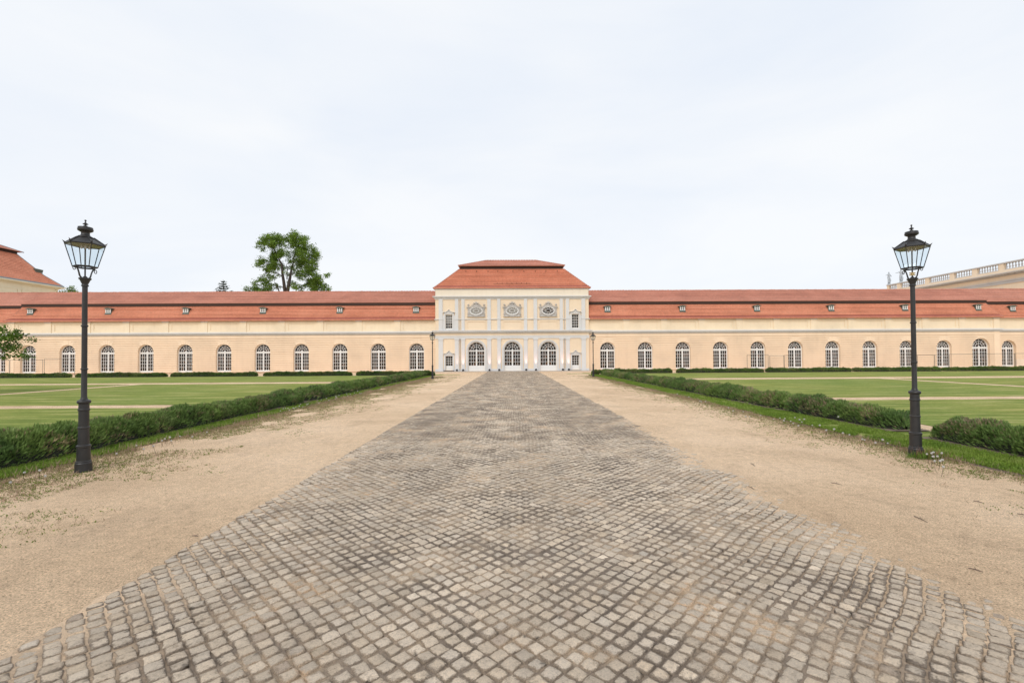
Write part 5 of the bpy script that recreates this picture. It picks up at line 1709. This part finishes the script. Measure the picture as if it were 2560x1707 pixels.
# ================================================================== mesh fences
def make_panel(wd, h):
    o = MB(); r = .020
    o.bar((0, 0, 0), (0, 0, h), r, 0, 6); o.bar((wd, 0, 0), (wd, 0, h), r, 0, 6); o.bar((0, 0, h - .02), (wd, 0, h - .02), r * .9, 0, 6); o.bar((0, 0, .12), (wd, 0, .12), r * .9, 0, 6)
    m = MB(); x = .1
    while x < wd - .05: m.bar((x, 0, .12), (x, 0, h - .02), .0016, 0, 3); x += .12
    z = .35
    while z < h: m.bar((0, .004, z), (wd, .004, z), .0016, 0, 3); z += .25
    b = MB(); b.box(-.12, .12, -.30, .30, 0, .12)
    return o, m, b
fd = [(-62, 20, 1.64, -4.6, -4.6, 'mesh fence panel reaching the left picture edge, in front of the left wing'), (22, 104, 1.66, -4.6, -4.4, 'mesh fence panel crossing the leftmost wing window'), (108, 184, 1.72, -4.4, -4.1, 'mesh fence panel ending at the second wing window, left of the lamp post'),
      (1865, 1917, 1.72, -4.2, -5.6, 'mesh fence panel crossing a right wing window, leftmost on the right'), (1921, 1957, 1.62, -5.6, -3.6, 'narrow-looking slanted mesh fence panel between two right wing windows'), (1958, 1971, 1.66, -3.6, -6.4, 'mesh fence panel seen almost edge-on in front of the right wing'),
      (2251, 2289, 1.66, -5.0, -3.4, 'mesh fence panel just left of the near right lamp post'), (2291, 2332, 1.58, -3.4, -5.0, 'mesh fence panel just right of the near right lamp post'), (2334, 2368, 1.62, -5.0, -3.4, 'mesh fence panel ending at the tenth right wing window'),
      (2370, 2459, 1.66, -4.4, -4.4, 'mesh fence panel crossing the wide right end window'), (2461, 2533, 1.68, -4.4, -4.4, 'mesh fence panel before the grey plinth of the outer right section'), (2535, 2610, 1.70, -4.4, -4.4, 'mesh fence panel cut by the right picture edge')]
for a, b, h, ya, yb, lab in fd:
    A = world(s_of(a, ya), ya); B = world(s_of(b, yb), yb)
    root = empty('mesh_fence', A, math.atan2(B.y - A.y, B.x - A.x))
    o, m, bs = make_panel((B - A).length, h + .06)
    o.build('frame', M['galv'], root); m.build('wire_mesh', M['galv'], root); bs.build('foot', M['stone'], root)
    tag(root, lab, 'fence', 'construction fence panels in front of the orangery')

# ================================================================== corner building, far left
cb = empty('corner_building', (-87.7, 87.8, 0))
tag(cb, 'pale yellow building with steep red hipped roof behind the left end of the orangery', 'building')
# local: x <= 0 into the building, y <= 0 towards the camera
LW, LD = 26.0, 34.0
ZT = 15.2
m = MB()
m.box(-LW, 0, -LD, 0, 0, ZT)
for i in range(6):
    yc = -3.9 - 5.4 * i
    m.box(.0, .10, yc - 2.6, yc - 2.1, 0, ZT - .9); m.box(.0, .08, yc + 2.1, yc + 2.6, 0, ZT - .9)
m.build('wall', M['pale_wall'], cb)
for i in range(6):
    yc = -3.9 - 5.4 * i
    f = MB()
    f.box(.0, .06, yc - 1.9, yc - 1.75, 9.5, 13.6); f.box(.0, .06, yc + 1.75, yc + 1.9, 9.5, 13.6); f.box(.0, .062, yc - 1.9, yc + 1.9, 13.6, 13.75)
    # round arch moulding
    P = [(yc + 1.15 * math.cos(R(t)), 12.1 + 1.15 * math.sin(R(t))) for t in range(0, 181, 15)]
    for (ya, za), (yb, zb) in zip(P[:-1], P[1:]): f.bar((.05, ya, za), (.05, yb, zb), .09)
    f.bar((.05, yc - 1.15, 9), (.05, yc - 1.15, 12.1), .09); f.bar((.05, yc + 1.15, 9), (.05, yc + 1.15, 12.1), .09)
    w_ = f.build('window_moulding', M['pale_wall'], cb)
    g = MB(); g.quad((.012, yc - 1.1, 9), (.012, yc + 1.1, 9), (.012, yc + 1.1, 12.1), (.012, yc - 1.1, 12.1)); g.build('pane', M['glass'], w_)
c = MB()
for pr, a, b in ((.12, 0, .12), (.3, .12, .24), (.62, .24, .34), (.8, .34, .52)):
    c.box(-LW - pr, pr, -LD - pr, pr, ZT + a, ZT + b)
c.box(-LW - .06, .06, -LD - .06, .06, ZT - .95, ZT - .85)
c.build('cornice', M['pale_wall'], cb)
g = MB(); g.box(-LW - .62, .62, -LD - .62, .62, ZT + .53, ZT + .80); g.build('gutter', M['zinc'], cb)
rf = MB(); zr = ZT + .80
def hip(mb, e0, z0_, e1, z1_, gg, lift):
    a = (e0, -LD - e0); b = (e0, e0)
    mb.tiled((e0, -LD - e0, z0_), (e0, e0, z0_), (e1, e1, z1_), (e1, -LD - e1, z1_), gg, lift)
    mb.tiled((e0, e0, z0_), (-LW - e0, e0, z0_), (-LW - e1, e1, z1_), (e1, e1, z1_), gg, lift)
    mb.tiled((-LW - e0, -LD - e0, z0_), (e0, -LD - e0, z0_), (e1, -LD - e1, z1_), (-LW - e1, -LD - e1, z1_), gg, lift)
    mb.quad((-LW - e0, e0, z0_), (-LW - e0, -LD - e0, z0_), (-LW - e1, -LD - e1, z1_), (-LW - e1, e1, z1_))
hip(rf, .45, zr, -1.3, zr + 1.7, .36, .05)
hip(rf, -1.3, zr + 1.7, -3.9, zr + 5.35, .36, .05)
rf.build('lower_roof', M['tile_low'], cb)
s2 = MB(); s2.box(-LW + 3.9, -3.8, -LD + 3.8, -3.8, zr + 5.2, zr + 5.8); s2.build('soffit', M['soffit'], cb)
u2 = MB(); hip(u2, -3.2, zr + 5.7, -12.0, zr + 9.6, .4, .04); u2.build('upper_roof', M['tile_up'], cb)
d2 = MB(); d2.prism([(-2.6, zr + 2.1), (-1.6, zr + 2.1), (-1.4, zr + 2.75), (-2.6, zr + 3.05)], -2.6, -1.4, 0, True); d2.build('dormer_hood', M['copper'], cb)
ht = MB()
for A, B in (((.45, .45, zr), (-1.3, -1.3, zr + 1.7)), ((-1.3, -1.3, zr + 1.7), (-3.9, -3.9, zr + 5.35)), ((-3.2, -3.2, zr + 5.7), (-12, -12, zr + 9.6))):
    ht.bar(A, B, .09, 0, 6)
ht.build('hip_tiles', M['zinc'], cb)

# ================================================================== balustraded building, far right
bb = empty('balustraded_building', (82.5, 99.8, 0))
tag(bb, 'tall peach building with grey cornice and rooftop balustrade behind the right end of the orangery', 'building')
BL = 46.0; BD = 26.0
m = MB(); m.box(0, BD, -BL, 0, 0, 13.4)
m.box(-.02, BD, -BL, 0, 14.0, 14.7)
m.build('wall', M['far_wall'], bb)
m = MB(); m.box(-.05, BD, -BL - .05, .05, 15.18, 15.75); m.build('parapet_base', M['far_wall'], bb)
c = MB()
for pr, a, b in ((.16, 13.4, 13.52), (.10, 13.52, 13.78), (.20, 13.78, 14.0), (.25, 14.70, 14.82), (.85, 14.92, 15.04), (.98, 15.04, 15.18)):
    c.box(-pr, BD, -BL - pr, pr, a, b)
for i in range(92):
    y = -BL + .25 + .5 * i; c.box(-.70, .0, y - .12, y + .12, 14.81, 14.93)
for i in range(5):
    yc = -6 - 8 * i; c.box(-.14, .02, yc - 1.6, yc + 1.6, 12.55, 12.75)
c.build('cornice', M['far_stone'], bb)
peds = [99.75, 96.8, 90.2, 85.1, 80.9, 76.5, 72.0, 67.5, 63.0, 58.5]
for i, y in enumerate(peds):
    p = MB(); yy = y - 99.8; p.box(-.02, .55, yy - .42, yy + .42 if i else yy + .10, 15.751, 16.82); p.build('pedestal', M['far_wall'], bb)
r_ = MB(); r_.box(-.12, .62, -BL, .15, 16.82, 17.02); r_.box(.0, .52, -BL, .0, 15.752, 15.86); r_.box(.0, BD, -.3, .15, 16.82, 17.02)
r_.build('handrail', M['far_stone'], bb)
def baluster():
    b = MB()
    b.lathe([(.10, 0), (.10, .08), (.06, .12), (.13, .32), (.12, .42), (.06, .62), (.055, .74), (.10, .80), (.10, .86), (.10, .962)], 10)
    return b.build('baluster', M['far_stone'], bb, smooth=True)
b0 = baluster(); fb = True
cnt = 0
for a, b in zip(peds[:-1], peds[1:]):
    span = a - b - .84; n = int(span / .42)
    for k in range(n):
        if b < 70 and cnt > 80: continue
        y = b + .42 + span * (k + .5) / n - 99.8
        o = b0 if fb else b0.copy()
        if not fb: COL.objects.link(o)
        fb = False; cnt += 1
        o.location = (.26, y, 15.861)
# rooftop statues
def statue(loc, rz, label, arm):
    me = bpy.data.meshes.new('statue_figure'); bm = bmesh.new()
    ptsr = {'pelvis': ((0, 0, 1.05), .20), 'waist': ((.03, 0, 1.28), .15), 'chest': ((0, 0, 1.55), .20), 'neck': ((0, 0, 1.78), .08), 'head': ((.03, 0, 1.95), .125), 'htop': ((.03, 0, 2.08), .09),
            'hipL': ((-.11, 0, .95), .14), 'kneeL': ((-.16, -.05, .52), .10), 'footL': ((-.17, 0, .06), .07), 'hipR': ((.12, 0, .95), .15), 'kneeR': ((.20, -.12, .55), .12), 'footR': ((.12, .02, .06), .08),
            'shL': ((-.22, 0, 1.60), .09), 'elL': ((-.46, -.05, 1.50 if arm else 1.3), .06), 'haL': ((-.78, -.12, 1.42 if arm else 1.18), .045), 'shR': ((.22, 0, 1.60), .09), 'elR': ((.38, -.08, 1.36), .065), 'haR': ((.24, -.28, 1.22), .05)}
    ed = [('pelvis', 'waist'), ('waist', 'chest'), ('chest', 'neck'), ('neck', 'head'), ('head', 'htop'), ('pelvis', 'hipL'), ('hipL', 'kneeL'), ('kneeL', 'footL'), ('pelvis', 'hipR'), ('hipR', 'kneeR'), ('kneeR', 'footR'),
          ('chest', 'shL'), ('shL', 'elL'), ('elL', 'haL'), ('chest', 'shR'), ('shR', 'elR'), ('elR', 'haR')]
    vs = {k: bm.verts.new(Vector(p) * 1.25) for k, (p, r) in ptsr.items()}
    for a, b in ed: bm.edges.new((vs[a], vs[b]))
    bm.verts.index_update(); bm.to_mesh(me); idx = {k: i for i, k in enumerate(ptsr)}
    bm.free()
    root = empty('rooftop_statue', loc, rz)
    o = bpy.data.objects.new('figure', me); COL.objects.link(o); o.parent = root; o.location = (0, 0, .30)
    sk = o.modifiers.new('skin', 'SKIN'); sub = o.modifiers.new('sub', 'SUBSURF'); sub.levels = 1; sub.render_levels = 1
    for k, (p, r) in ptsr.items():
        me.skin_vertices[0].data[idx[k]].radius = (r * 1.25, r * 1.25)
    me.skin_vertices[0].data[0].use_root = True
    me.materials.append(M['statue'])
    dr = MB()   # drapery and plinth
    dr.lathe([(.34, 0), (.34, .14), (.28, .16), (.28, .30)], 8)
    dr.tube([(.1, .05, .35), (.22, .1, .9), (.12, .12, 1.4), (-.1, .16, 1.8)], [.22, .26, .2, .10], 8)
    dr.build('drapery', M['statue'], root, smooth=True)
    tag(root, label, 'statue', 'statues on the roof balustrade')
statue((83.0, 99.9, 17.02), R(10), 'grey statue with outstretched arm on the far left corner of the balustrade', True)
statue((83.0, 96.8, 17.02), R(-20), 'grey statue on the balustrade directly left of the near right lantern', True)
statue((95.8, 104.5, 16.4), R(30), 'grey statue whose head barely shows above the balustrade, right of the lamp', False)
m = MB(); m.box(BD - 13.5, BD - 12.0, 3.5, 6.0, 0, 16.4); m.box(0, BD, 0.05, 6.1, 0, 15.2); m.build('rear_wing', M['far_wall'], bb)
